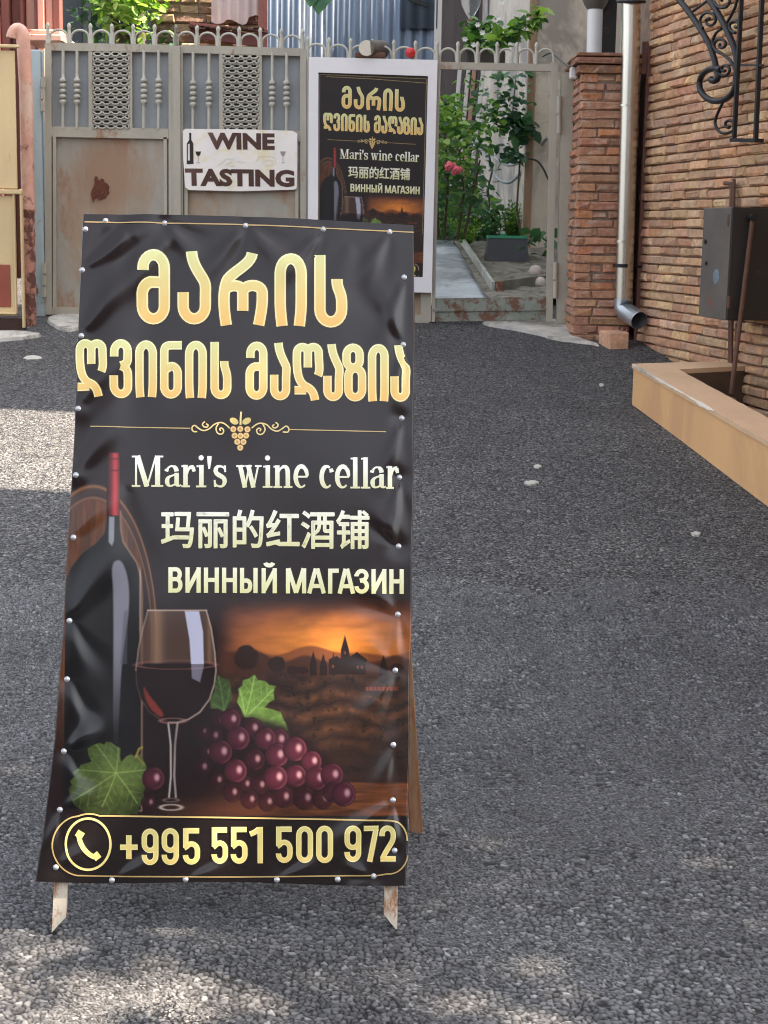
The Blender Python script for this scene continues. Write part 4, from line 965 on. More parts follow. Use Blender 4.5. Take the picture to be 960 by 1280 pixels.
# slanted rod in front, straight conduit behind
e1_ = wall_pt(s_near + .035) + WN * .20; rod = thing('rod', gnd(916, 488), 'rusty brown rod leaning from the cabinet end down into the planter', 'rod')
pt = onplane(941, 272, e1_, WD); pb = onplane(914, 492, e1_ + WN * .02, WD)
mb = MB(); mb.tube([pt, pt * .5 + pb * .5, pb], .0125, 10); mb.build('shaft', RODM, rod)
mb = MB(); mb.tube([pt + WD * -.02, pt + WD * .045], .02, 12); mb.build('knob', BLACKM, rod)
mb = MB()
c0 = onplane(915, 226, wall_pt(0) + WN * .035, WN); c1 = onplane(914, 262, wall_pt(0) + WN * .035, WN); c2 = onplane(912, 480, wall_pt(0) + WN * .035, WN)
mb.tube([onplane(906, 229, wall_pt(0) + WN * .03, WN), c0 + (c1 - c0) * .1, c1, c2], .012, 8)
d0 = onplane(917.5, 224, wall_pt(0) + WN * .035, WN); mb.tube([d0, c2 - WD * .02], .010, 8)
tag(mb.build('conduit', RODM), 'pair of thin brown conduits running down the brick wall behind the dark cabinet', 'conduit')

# ------------------------------------------------------------------ wrought iron bracket
BP = wall_pt(0) + WN * .16; 
def bk(a, b, d=0.0): return onplane(860 + a / 6.74, b / 6.74, BP + WN * d, WN)
br = thing('iron_bracket', bk(500, 1180), 'black wrought iron scroll bracket standing off the right brick wall above the cabinet', 'bracket')
def curve(pts, r, k=2, n=8):
    q = [Vector(bk(*p)) for p in pts]
    for _ in range(k): q = [q[0]] + [a * w + b * (1 - w) for a, b in zip(q[:-1], q[1:]) for w in (.75, .25)] + [q[-1]]
    mb = MB(); mb.tube(q, r, n); return mb
def spiral(cx, cy, r0, r1, a0, a1, n=26):
    return [(cx + (r0 + (r1 - r0) * i / n) * math.cos(R(a0 + (a1 - a0) * i / n)), cy + (r0 + (r1 - r0) * i / n) * math.sin(R(a0 + (a1 - a0) * i / n))) for i in range(n + 1)]
mb = MB()
for a, b, c, d, w in ((470, -400, 388, 1190, .020), (640, -400, 570, 1180, .022)): mb.bar(bk(a, b), bk(c, d), w, .02, WN)
mb.bar(bk(388, 1180), bk(600, 1185), .02, .05, WN); mb.bar(bk(452, 548), bk(630, 552), .010, .012, WN)
mb.build('upright_frame', BLACKM, br)
curve([(-260, -330), (-120, -60), (0, 90), (95, 225), (180, 370), (225, 500), (240, 590)] + spiral(212, 650, 48, 26, -50, 150, 10), .017, 1).build('outer_scroll', BLACKM, br)
curve([(20, -330), (110, -80), (190, 10), (270, 140), (345, 290), (400, 430), (415, 560), (400, 690)] + spiral(235, 700, 168, 120, 0, 290, 26), .017, 1).build('main_scroll', BLACKM, br)
for pts in (spiral(180, 172, 85, 14, 130, 640), spiral(280, 378, 70, 10, 100, 560) , [(285, 240), (240, 270), (205, 340), (215, 410), (300, 460), (370, 520), (400, 600)], spiral(308, 585, 60, 8, 170, -330),
            [(312, 830), (270, 910), (235, 990), (225, 1050), (262, 1115), (320, 1125)] + spiral(345, 1055, 60, 16, 80, -300), [(330, 190), (375, 110), (410, 30), (420, -120)], spiral(400, 215, 62, 10, 90, 480), spiral(300, 0, 80, 14, 170, -200), [(40, 95), (120, 40), (170, 0)]):
    curve(pts, .0085, 1, 6).build('small_scroll', BLACKM, br)

# ------------------------------------------------------------------ unseen house added behind the viewpoint to darken the banner's reflections
oh = thing('unseen_house', (0, -11, 0), 'unseen brown house added behind the viewpoint to darken the banner reflections', 'house')
OHW = pm('unseen_house_plaster', srgb(104, 92, 84), .9, 0, .15, 1.2, .3)
mb = MB(); mb.box((-1, -13.5, 2.75), (26, 5, 5.7)); mb.build('wall', OHW, oh)
mb = MB(); mb.prism([(-14.4, -10.6, 5.6), (12.4, -10.6, 5.6), (12.4, -13.5, 7.0), (-14.4, -13.5, 7.0)], (0, 0, .12)); mb.build('roof', DKBROWN, oh)
for i in range(7):
    x = -11.5 + i * 3.5
    mb = MB(); mb.box((x, -10.98, 1.9), (1.1, .08, 1.6), bev=.01); w_ = mb.build('window', WHITE, oh)
    mb = MB(); mb.box((x, -10.93, 1.9), (.94, .03, 1.44)); mb.build('pane', BOXD, w_)
# ------------------------------------------------------------------ sandwich board with banner
FR = gnd(487.5, 1164); FL = gnd(70, 1170)
YAW = R(4.4); LEAN = R(16)
EU = Vector((math.cos(YAW), math.sin(YAW), 0)); EB = Vector((-math.sin(YAW), math.cos(YAW), 0))
EV = Vector((0, 0, 1)) * math.cos(LEAN) + EB * math.sin(LEAN)
NB = EU.cross(EV); NB = NB if NB.y < 0 else -NB
O = FR + NB * .004
def bp(px, py): return onplane(px, py, O, NB)
def buv(px, py): p = bp(px, py) - O; return (p.dot(EU), p.dot(EV))
board = thing('sandwich_board', (FL + FR) / 2, 'tall sandwich board with a black printed wine banner stretched over its front, on the asphalt', 'sandwich board')
SCREWS = [(107,287),(132,276.5),(206,279.5),(307,282.5),(404,287),(487,290.5),(103,338),(102,420),(98,511),(95,594),(92,672),(87,776),(84,849),(80,939),(75,1012),(70,1084),(505,347),(504,431),(502,523),(499,597),(498,683),(497,768),(494,838),(491.5,931),(491,1000),(493,1063),(140,1100),(232,1099),(346,1099.5),(422,1099),(467,1095)]
SUV = [buv(*s) for s in SCREWS]
CREASES = [((215,292),(118,420),7,30),((160,286),(108,372),6,24),((172,425),(112,520),7,28),((440,300),(405,420),4,30),((150,600),(120,700),5,26),((103,338),(200,268),6,18),((102,420),(175,320),6,20),((98,511),(165,405),5,20),((95,594),(150,520),4,18),((307,282),(252,352),5,16),((307,282),(362,340),4,16),((206,280),(250,330),4,15),((404,287),(352,350),5,16),((487,290),(452,350),5,14),((505,347),(478,440),5,14),((504,431),(470,350),4,16),((504,431),(492,500),4,9),((502,523),(480,600),4,13),((499,597),(488,665),5,11),((498,683),(475,640),4,12),((497,768),(462,735),5,13),((497,768),(492,830),4,9),((494,838),(455,905),6,16),((494,838),(458,800),3,12),((491,931),(470,1000),4,14),((491,1000),(405,1068),6,16),((491,1000),(492,1060),4,8),((92,672),(140,610),5,18),((87,776),(140,690),6,20),((87,776),(104,840),4,12),((84,849),(104,925),5,13),((80,939),(126,905),6,14),((80,939),(100,1000),4,12),((75,1012),(58,1068),4,9),((75,1012),(120,985),4,12),((70,1084),(110,1060),4,12),((140,1100),(190,1075),3,10),((346,1099),(400,1078),3,10),((232,1099),(280,1084),3,9),((467,1095),(420,1078),3,10)]
CUV = [(buv(*a), buv(*b), A / 1000, w * .00172) for a, b, A, w in CREASES]
def wrinkle(u, v):
    h = (fbm(u * 4.2 + 9, v * 3.0 + 4, 21, 2) - .375) * .016 + (fbm(u * 9 + 3, v * 6 + 1, 41, 2) - .375) * .002
    for (a, b, A, w) in CUV:
        dx, dy = b[0] - a[0], b[1] - a[1]; L = math.hypot(dx, dy); dx /= L; dy /= L
        t = ((u - a[0]) * dx + (v - a[1]) * dy) / L; q = (u - a[0]) * -dy + (v - a[1]) * dx
        g_ = (.22 + 1.0 * np.clip(t, 0, 1.5)); ww = w * 1.0 * g_; env = g_ * sm(0.0, .12, t) * np.exp(-(np.maximum(t - .35, 0) / .55) ** 2) * (t > 0)
        h = h + A * 1.6 * env * (np.exp(-(q / ww) ** 2) - .5 * np.exp(-((q - 1.5 * ww) / (1.1 * ww)) ** 2))
    for (su, sv) in SUV:
        r2 = (u - su) ** 2 + (v - sv) ** 2; pin = np.exp(-r2 / .022 ** 2); h = h * (1 - pin) + pin * -.001
    return h + .004
def curve_px(tab, y): 
    return np.interp(y, [p[1] for p in tab], [p[0] for p in tab])
LE = [(103,268),(99,360),(96,430),(92,540),(88.5,600),(82,700),(78,790),(73,850),(68,920),(60,985),(53,1040),(43.5,1101)]
RE = [(518,282),(518.5,350),(519.5,430),(517.5,520),(518,600),(515.5,690),(515.5,770),(512.5,850),(513,930),(510.5,1000),(511,1050),(508,1106)]
def edges(nu, nv, pxrect=None):
    T = np.linspace(0, 1, nv)[:, None]; S = np.linspace(0, 1, nu)[None, :]
    yl = 268 + (1101.5 - 268) * T + 0 * S; yr = 282 + (1106 - 282) * T + 0 * S
    Y = yl * (1 - S) + yr * S + (-3.2 * np.sin(S * 3.14) * 1.0 * (1 - T)) + 1.5 * np.sin(S * 9) * T
    X = curve_px(LE, yl) * (1 - S) + curve_px(RE, yr) * S
    return X, Y
def unproject(X, Y):
    """points where the banner plane is met, in banner units"""
    D = np.array(FW)[None, None] + np.array(RT) * ((X - 480) / F_PX)[..., None] - np.array(UP) * ((Y - 640) / F_PX)[..., None]
    t = (np.array(O) - np.array(CAM)) @ np.array(NB) / (D @ np.array(NB))
    P = np.array(CAM) + D * t[..., None] - np.array(O)
    return P @ np.array(EU), P @ np.array(EV)
PV = np.array(PR.v); PC = lin(np.array(PR.c)) * .84; PH = np.array([.0006 + .00035 * a + .0000012 * k for a, k in PR.h])
def banner(nu, nv):
    X, Y = edges(nu, nv); U, V = unproject(X, Y); H = wrinkle(U, V)
    # turn the hem back round the frame
    e = np.minimum(np.minimum(np.arange(nu)[None, :], np.arange(nu)[::-1][None, :]), 2) + 0 * Y
    H = H - np.where(e == 0, .034, np.where(e == 1, .003, 0))
    W = np.array(O) + U[..., None] * np.array(EU) + V[..., None] * np.array(EV) + H[..., None] * np.array(NB)
    col = lin(ART(X, Y)) * INK; 
    pu, pv = unproject(PV[:, 0][None], PV[:, 1][None]); pu, pv = pu[0], pv[0]
    ph = wrinkle(pu, pv) + PH
    LW = np.array(O) + pu[:, None] * np.array(EU) + pv[:, None] * np.array(EV) + ph[:, None] * np.array(NB)
    A = np.concatenate([W.reshape(-1, 3), LW]); n0 = nu * nv
    return fast_mesh('banner', A, grid_faces(nv, nu), [tuple(n0 + i for i in f) for f in PR.f], np.concatenate([col.reshape(-1, 3), PC]), VINYL, board)
bn = banner(470, 900)
scr = None
for (su, sv) in SUV:
    p = O + EU * su + EV * sv + NB * .003
    if scr is None:
        mb = MB(); mb.lathe(p, NB, [(.0056, 0), (.0062, .0008), (.0060, .0014), (.0036, .0018), (.0035, .0034), (.0026, .0040), (0, .0041)], 14); scr = mb.build('screw', ZINC, board); s0 = p
    else:
        c = scr.copy(); c.location = p - s0; c.parent = board; COL.objects.link(c)
OLDW = pm('old_painted_wood', srgb(178, 168, 152), 0.75, 0, 0.2, 16, 0.4, 50, 0.004, rust=0.48, rcol=srgb(112, 76, 52), rscale=18, stretch=(1, 1, .5))
WOODB = pm('weathered_wood', srgb(122, 92, 66), 0.8, 0, 0.3, 18, 0.4, 50, 0.004, rust=0.4, rcol=srgb(92, 52, 32), rscale=10, stretch=(1, 1, .2))
def bpt(u, v, d=0.0): return O + EU * u + EV * v + NB * d
uL, uR = buv(71, 1170)[0], 0.0; TOPV = buv(310, 272)[1] - .012
ff = thing('x', (0, 0, 0), '', '')
bpy.data.objects.remove(ff)
for u, v0, sgn in ((buv(71, 1165)[0] + .002, buv(72, 1165)[1] - .003, 1), (.002, 0.0, -1)):
    mb = MB(); utop = (buv(116, 287)[0] if sgn > 0 else buv(500, 347)[0])
    a, b = bpt(u, v0, -.020), bpt(utop, TOPV - .01, -.022)
    ax = (b - a).normalized(); x = (EU - ax * EU.dot(ax)).normalized(); y = x.cross(ax)
    hw, hd_ = .0140, .010
    vs = []
    for base, cut in ((a, 1), (b, 0)):
        for i, j in ((-1, -1), (1, -1), (1, 1), (-1, 1)): vs.append(base + x * hw * i + y * hd_ * j + ax * (cut * .016 * (i * sgn + 1)))
    mb.add(vs, [(3, 2, 1, 0), (4, 5, 6, 7)] + [(i, (i + 1) % 4, 4 + (i + 1) % 4, 4 + i) for i in range(4)])
    mb.build('leg', OLDW, board, 'whitish peeling front leg')
mb = MB()
for v in (TOPV - .03, .19, .75): mb = MB(); mb.bar(bpt(buv(116, 500)[0] + .02, v, -.022), bpt(-.03, v, -.022), .03, .018, NB); mb.build('cross_rail', WOODB, board)
# back frame
BRF = gnd(520.5, 1041); BLF = BRF - EU * .62 + Vector((0, 0, 0)); BLF.z = gz(BLF.y)
top_r = bpt(-.02, TOPV - .03, -.045); top_l = bpt(-.60, TOPV - .03, -.045)
for f, t in ((BRF, top_r), (BLF, top_l)):
    mb = MB(); mb.bar(f + Vector((0, 0, .0)), t, .032, .022, NB, bev=.002); mb.build('leg', WOODB, board, 'brown weathered back leg')
for k in (.12, .55, .97): mb = MB(); mb.bar(BRF.lerp(top_r, k), BLF.lerp(top_l, k), .03, .018, EB); mb.build('back_rail', WOODB, board)
for u in (-.12, -.56): mb = MB(); mb.box(bpt(u, TOPV - .016, -.035), (.07, .05, .010), (EU, NB, EV)); mb.build('hinge', RODM, board)

# ------------------------------------------------------------------ gates
GY = 10.9
def G(px, py, dy=0.0): return atY(px, py, GY + dy)
def gbar(mb, a, b, w, h=.03, dy=0.0): mb.bar(G(*a, dy), G(*b, dy), w, h, Vector((0, 1, 0)))
PXM = GY / F_PX * 1.0            # metres per photo pixel at the gate
def baluster(mb, px, y0, y1, slope):
    a, b = G(px, y0, -.014), G(px + .4, y1, -.014); L = (b - a).length; ax = (b - a) / L
    prof = [(.0105, 0), (.0105, .27)]
    for k in range(5):
        c = .345 + k * .068; prof += [(.0105, c - .036), (.0225, c - .012), (.0225, c + .012), (.0105, c + .036)]
    prof += [(.0105, .72), (.0105, 1)]
    mb.lathe(a, ax, [(r, h * L) for r, h in prof], 10)
def expanded_mesh(mb, x0, x1, y0, y1):
    nx, ny = 4, 16; w = (x1 - x0) / nx; h = (y1 - y0) / ny
    for j in range(ny):
        for i in range(-1, nx + 1):
            cx = x0 + (i + .5 + (.5 if j % 2 else 0)) * w; cy = y0 + (j + .5) * h
            top = [(cx - w / 2, cy), (cx - w * .22, cy - h * .42), (cx + w * .22, cy - h * .42), (cx + w / 2, cy)]
            bot = [(cx + w / 2, cy), (cx + w * .22, cy + h * .42), (cx - w * .22, cy + h * .42), (cx - w / 2, cy)]
            for seg in (top, bot):
                q = [(max(x0, min(x1, a)), b) for a, b in seg]
                if abs(q[0][0] - q[-1][0]) > w * .2:
                    mb.tube([G(a, b, -.012 - (.008 if seg is bot else 0)) for a, b in q], .0066, 5, caps=False)
def arches(mb, x0, x1, y0, y1, n, first=True):
    for i in range(n):
        a = x0 + (x1 - x0) * i / n; b = x0 + (x1 - x0) * (i + 1) / n; ya = y0 + (y1 - y0) * i / n; yb = y0 + (y1 - y0) * (i + 1) / n; yc = (ya + yb) / 2
        pts = [(a + 1.8, ya), (a + 2.2, ya - 7)] + [((a + b) / 2 + ((b - a) / 2 - 2.2) * math.cos(R(t)), yc - 8 - 9.5 * math.sin(R(t))) for t in range(165, 10, -15)] + [(b - 2.2, yb - 7), (b - 1.8, yb)]
        mb.tube([G(p[0], p[1], .0) for p in pts], .0075, 7)
def spikes(g, x0, x1, y0, y1, n):
    sp = None; mb = None
    for i in range(n + 1):
        a = x0 + (x1 - x0) * i / n; ya = y0 + (y1 - y0) * i / n
        p0, p1 = G(a, ya, -.006), G(a + .2, ya - 19, -.006)
        if mb is None:
            m_ = MB(); m_.lathe(p0, Vector((0, 0, 1)), [(.015, -.01), (.015, .03), (.011, .07), (.0105, .10), (.014, .112), (.010, .126), (.0, .136)], 8)
            if sp is None: sp = m_.build('spike', GATEL, g); b0_ = p0
            else: c = sp.copy(); c.location = p0 - b0_; c.parent = g; COL.objects.link(c)
DKMESH = pm('mesh_shade', srgb(72, 66, 62), .8, 0, .2, 9, .2)
def gate_leaf(xl, xr, ytl, ytr, ybl, ybr, ymid_l, ymid_r, ymr2, label, mesh, bals, splitters):
    g = thing('metal_gate', atY((xl + xr) / 2, (ybl + ybr) / 2, GY), label, 'gate', 'grey metal gate leaves')
    fr = MB()
    gbar(fr, (xl + 4, ytl - 4), (xl + 4.5, ybl), .044, .045); gbar(fr, (xr - 4, ytr - 4), (xr - 3.5, ybr), .040, .045)
    gbar(fr, (xl + 8, ytl), (xr - 8, ytr), .05, .040); gbar(fr, (xl + 8, ymid_l + 7), (xr - 8, ymid_r + 7), .062, .036); gbar(fr, (xl + 8, ybl - 5), (xr - 8, ybr - 5), .05, .04)
    gbar(fr, (xl + 8, ymid_l + 13), (xr - 8, ymid_r + 13), .012, .05)
    for s in splitters: gbar(fr, (s, ytl + 5), (s + .4, ymid_l + 4), .026, .034)
    for s in (xl + 12, xr - 12): gbar(fr, (s, ymid_l + 14), (s + .5, ybl - 7), .022, .05)
    fr.build('gate_frame', GATE, g)
    bk_ = MB(); c0, c1 = G(xl + 8, ytl, .024), G(xr - 8, ymid_l + 8, .024)
    bk_.box(((c0.x + c1.x) / 2, GY + .030, (c0.z + c1.z) / 2), (c1.x - c0.x, .003, c0.z - c1.z)); bk_.build('back_sheet', GATED, g)
    pn = MB(); c0, c1 = G(xl + 8, ymid_l + 8), G(xr - 7, ybr - 2)
    nx, nz = 14, 26; vs = []; rr = random.Random(int(xl))
    for j in range(nz + 1):
        for i in range(nx + 1):
            u, v = i / nx, j / nz
            vs.append((c0.x + (c1.x - c0.x) * u, GY + .006 + .006 * math.sin(u * 3.1) * math.sin(v * 5 + u * 3) + rr.uniform(-.0006, .0006), c0.z + (c1.z - c0.z) * v))
    pn.add(vs, [(j * (nx + 1) + i, (j + 1) * (nx + 1) + i, (j + 1) * (nx + 1) + i + 1, j * (nx + 1) + i + 1) for j in range(nz) for i in range(nx)], True)
    pn.build('panel', GATEP1 if xl < 100 else GATEP, g)
    mk = MB(); c0, c1 = G(mesh[0], ytl + 4, .012), G(mesh[1], ymid_l + 6, .012); mk.box(((c0.x + c1.x) / 2, GY + .020, (c0.z + c1.z) / 2), (c1.x - c0.x, .006, c0.z - c1.z)); mk.build('mesh_shade_sheet', DKMESH, g)  # dark sheet put in for the shade seen through the mesh holes
    ms = MB(); expanded_mesh(ms, mesh[0], mesh[1], ytl + 6, ymid_l + 4); ms.build('mesh_infill', GATEL, g)
    for b in bals:
        m_ = MB(); baluster(m_, b, ymid_l + 4, ytl + 4, 0); m_.build('baluster', GATEL, g)
    return g
g1 = gate_leaf(57, 219, 58.5, 61, 393, 397, 157, 160, 0, 'grey metal gate leaf at the left with a big rust stain on its lower panel', (116.5, 161), (78.5, 96, 179.5, 198), (113.5, 163))
g2 = gate_leaf(221, 383, 61.5, 65.5, 397, 400, 160, 163, 0, 'grey metal gate leaf carrying the white sign, next to the framed poster', (279.5, 323), (241, 261, 340, 358), (276.5, 325))
st = MB(); gbar(st, (220.5, 58), (222.5, 398), .05, .03, -.03); st.build('cover_strip', GATE, g2)
for g, a, b, c, d, n in ((g1, 60, 220, 54.5, 57, 6), (g2, 220, 378, 57, 62.5, 6)):
    m_ = MB(); arches(m_, a, b, c, d, n); m_.build('arch_cresting', GATEL, g); spikes(g, a, b, c, d, n)
# rust bloom raised on the left panel
RUSTB = pm('rust_scab', srgb(98, 56, 42), 0.9, 0, 0.3, 30, 0.8, 60, 0.008, rust=.5, rcol=srgb(70, 36, 26), rscale=20)
mb = MB(); pts = [(119, 220), (121, 221), (122, 224), (124, 226), (126, 223), (129, 224), (130, 228), (133, 229), (136, 233), (135, 238), (136, 241), (133, 244), (131, 248), (128, 247), (126, 250), (122, 249), (120, 246), (117, 249), (116, 253), (114.5, 248), (113, 243), (114, 238), (116, 235), (118, 229), (117.5, 224)]
pp = [G(x, y, -.012) for x, y in pts]; mb.prism([p + Vector((0, .008, 0)) for p in pp], (0, .010, 0)); mb.build('rust_scab', RUSTB, g1)
# hinges
for g, px, y0, y1, r in ((g1, 54, 95, 140, .016), (g1, 55.5, 328, 372, .015)):
    mb = MB()
    for k in range(3):
        a, b = y0 + (y1 - y0) * (k / 3 + .02), y0 + (y1 - y0) * ((k + 1) / 3 - .02); mb.tube([G(px, a, -.045), G(px + .2, b, -.045)], r, 12)
    mb.bar(G(px + 2, (y0 + y1) / 2 - 5, -.02), G(px + 8, (y0 + y1) / 2 - 5, -.02), .06, .008); mb.build('hinge', GATE, g)
# left of the gates: blue-grey post, pink pipe post, beige door
BY = GY - .02
mb = MB(); a, b = atY(46, 66, BY), atY(52, 412, BY); mb.box(((xat(37, BY, 240) + xat(53, BY, 240)) / 2, BY + .05, (a.z + b.z) / 2), (.094, .10, a.z - b.z + .04), bev=.006)
tag(mb.build('gate_post', BLUEP), 'pale blue-grey steel post left of the grey gates, next to the pink pipe', 'post', None)
QY = 10.55
pk = thing('pipe_post', atY(38, 412, QY), 'pink pipe post with rounded top and peeling rusty lower half, at the left edge', 'post')
mb = MB(); mb.tube([atY(29 - 6.5 + 6.5 * math.cos(R(a)), 50 - 13 * math.sin(R(a)), QY) for a in range(170, -1, -17)] + [atY(32.5, 110, QY), atY(34, 200, QY), atY(35.5, 262, QY)], .043, 16); mb.build('upper_pipe', PINKP, pk)
mb = MB(); lp = [atY(35.5 + (y - 260) * .016, y, QY) for y in range(258, 424, 6)]
mb.tube(lp, [.040 + .005 * math.sin(i * 1.9) * math.sin(i * .7 + 1) for i in range(len(lp))], 14); mb.build('peeling_lower_pipe', PEEL, pk)
DYY = 10.35
dr_ = thing('beige_gate', atY(0, 415, DYY), 'beige painted sheet metal gate with a red primer patch at the left edge', 'gate')
def dbox(mb, x0, x1, y0, y1, d, t): 
    a, b = atY(x0, y0, DYY), atY(x1, y1, DYY); mb.box(((a.x + b.x) / 2, DYY + d, (a.z + b.z) / 2), (b.x - a.x, t, a.z - b.z), bev=.004)
mb = MB(); dbox(mb, -260, 21, 58, 236, .02, .02); dbox(mb, -260, 20, 240, 395, .022, .02); mb.build('sheet', BEIGE, dr_)
mb = MB(); dbox(mb, -260, 23, 51, 60, 0, .04); mb.build('top_rail', BEIGE, dr_); mb = MB(); dbox(mb, -260, 28, 232, 243, 0, .04); dbox(mb, 16, 21.5, 243, 392, .004, .036); dbox(mb, 24.5, 31, 236, 410, .01, .04); dbox(mb, -260, 21, 386, 393, .002, .036); mb.build('gate_frame', BEIGE, dr_)
mb = MB(); dbox(mb, -40, 13.5, 330, 384, .008, .006); mb.build('primer_patch', REDP, dr_, 'rust red primer patch')
mb = MB(); dbox(mb, -260, 31, 393, 420, .05, .03); mb.build('kick_board', DKBROWN, dr_)

# sign on the second leaf
sg = thing('wine_sign', G(300, 237, -.04), 'white rectangular WINE TASTING sign fixed to the grey gate', 'sign')
mb = MB(); SYd = -.046
cor = [(228.5, 164), (232, 161), (300, 161.5), (366, 163.5), (371.5, 167), (371.5, 200), (371, 235), (368, 237), (300, 239), (236, 237.5), (231.5, 234), (229, 200)]
mb.prism([G(x, y, SYd) for x, y in cor], (0, .006, 0))
SIGNW = pm('sign_board', srgb(232, 226, 220), 0.45, 0, 0.06, 5, 0.05, second=srgb(226, 214, 176), s2=.2)
mb.build('sign_board', SIGNW, sg)
SGP = Print(); cw = lambda a, b: (220 + a / 5.647, 150 + b / 5.647)
br_ = lambda x, y: lerpc((112, 80, 72), (72, 44, 34), (x - 235) / 40 + (y - 190) / 60)
SGP.text('WINE', [cw(222, 88), cw(697, 95), cw(697, 212), cw(226, 208)], br_, 1, .05); SGP.text('TASTING', [cw(62, 340), cw(836, 352), cw(836, 474), cw(66, 466)], br_, 1, .05)
bot = [cw(*p) for p in ((93, 90), (108, 90), (108, 140), (122, 165), (124, 310), (76, 312), (76, 165), (93, 140))]
b0 = len(SGP.v); SGP.v += bot; SGP.h += [(1, 0)] * len(bot); SGP.c += [(34, 28, 26)] * len(bot); SGP.f.append(tuple(range(b0, b0 + len(bot))))
b0 = len(SGP.v); hb = [cw(*p) for p in ((84, 170), (96, 168), (98, 285), (84, 286))]; SGP.v += hb; SGP.h += [(2, 0)] * 4; SGP.c += [(216, 210, 206)] * 4; SGP.f.append(tuple(range(b0, b0 + 4)))
for ox, c in ((157, (40, 28, 28)), (755, (150, 140, 134))):
    x, y = cw(ox, 236); b0 = len(SGP.v); hb = [cw(ox - 20, 222), cw(ox + 20, 222), cw(ox + 14, 245), cw(ox + 3, 256), cw(ox - 3, 256), cw(ox - 14, 245)]; SGP.v += hb; SGP.h += [(1, 0)] * 6; SGP.c += [c] * 6; SGP.f.append(tuple(range(b0, b0 + 6)))
    SGP.strip([cw(ox, 256), cw(ox, 300)], .8, (170, 160, 154), 1); SGP.strip([cw(ox - 14, 302), cw(ox + 14, 302)], .8, (170, 160, 154), 1)
for pts in ([(290, 325), (330, 300), (350, 275), (410, 275), (385, 300), (340, 325), (420, 325)], [(430, 300), (450, 290), (470, 305), (495, 295)], [(560, 300), (590, 260), (640, 255), (700, 265), (705, 310), (650, 325), (600, 310), (640, 285), (690, 290)]):
    SGP.strip([cw(*p) for p in pts], .7, (204, 200, 176), 1)
def flat_print(P, mapper, dy, parent, name):
    mb = MB(); L = lin(np.array(P.c))
    V = [mapper(x, y, dy - .0008 * (a + 1) - .000004 * k) for (x, y), (a, k) in zip(P.v, P.h)]
    mb.v = [tuple(v) for v in V]; mb.c = [tuple(c) for c in L]; mb.f = P.f; mb.mi = [0] * len(P.f); mb.sm = [False] * len(P.f)
    return mb.build(name, POSTERM, parent)
flat_print(SGP, lambda x, y, d: G(x, y, d), SYd, sg, 'lettering')

# framed poster leaf
FY = -.06
pf = thing('poster_frame', G(465, 366, FY), 'white framed copy of the wine shop poster hanging on the gate behind the sandwich board', 'poster')
mb = MB()
def prect(mb, a, b, c, d, dy, t): mb.prism([G(*q, dy) for q in (a, b, c, d)], (0, t, 0))
OUT = [(386, 71), (547, 75), (539.5, 366), (384.5, 362)]; INN = [(398, 90.5), (535, 95), (528.5, 346.5), (397.5, 342)]
for i in range(4):
    j = (i + 1) % 4; prect(mb, OUT[i], OUT[j], INN[j], INN[i], FY - .012, .03)
mb.build('frame', WHITE, pf)
mb = MB(); prect(mb, OUT[0], OUT[1], OUT[2], OUT[3], FY + .020, .012); mb.build('backboard', GATED, pf)
def pmap(x, y, d):
    u = (x - 74) / (527 - 74); v = (y - 262) / (1078 - 262)
    a, b, c, e = INN
    px = (a[0] * (1 - u) + b[0] * u) * (1 - v) + (e[0] * (1 - u) + c[0] * u) * v; py = (a[1] * (1 - u) + b[1] * u) * (1 - v) + (e[1] * (1 - u) + c[1] * u) * v
    return G(px, py, d)
nu, nv = 150, 270
X, Y = np.meshgrid(np.linspace(73, 528, nu), np.linspace(260, 1079, nv)); col = lin(ART(X, Y)).reshape(-1, 3) * INK
V = np.array([pmap(x, y, FY + .004) for x, y in zip(X.ravel(), Y.ravel())])
PRP = Print(); PRP.v = list(PR.v); PRP.c = list(PR.c); PRP.f = list(PR.f); PRP.h = list(PR.h)
for q in ([(80, 270), (521, 274)], [(80, 270), (78, 900)], [(521, 274), (521, 900)]): PRP.strip(q, 2.4, (150, 126, 84), 2)
keep = [i for i, f in enumerate(PRP.f) if all(76 < PRP.v[k][0] < 526 and 262 < PRP.v[k][1] < 1076 for k in f)]
LV = np.array([pmap(x, y, FY + .0032 - .0006 * a - .000003 * k) for (x, y), (a, k) in zip(PRP.v, PRP.h)])
fast_mesh('poster_print', np.concatenate([V, LV]), grid_faces(nv, nu), [tuple(nu * nv + i for i in PRP.f[k]) for k in keep], np.concatenate([col, lin(np.array(PRP.c)) * .84]), POSTERM, pf)
# third leaf behind the poster
g3 = thing('metal_gate', G(462, 400), 'narrow gate leaf behind the framed poster, its weathered foot showing below', 'gate', 'grey metal gate leaves')
mb = MB(); gbar(mb, (388, 72), (388, 400), .05, .04); gbar(mb, (536, 78), (532, 402), .07, .045); gbar(mb, (390, 77), (545, 79), .036, .04); gbar(mb, (388, 396), (536, 399), .06, .04); mb.build('gate_frame', GATE, g3)
mb = MB(); prect(mb, (388, 78), (536, 80), (532, 400), (388, 398), .012, .003); mb.build('panel', pm('weathered_panel', srgb(150, 130, 106), 0.7, 0, .25, 6, .3, rust=.3, rcol=srgb(116, 80, 54), stretch=(1, 1, .2)), g3)
m_ = MB(); arches(m_, 382, 546, 72, 78, 6); m_.build('arch_cresting', GATEL, g3); spikes(g3, 384, 546, 72, 78, 6)
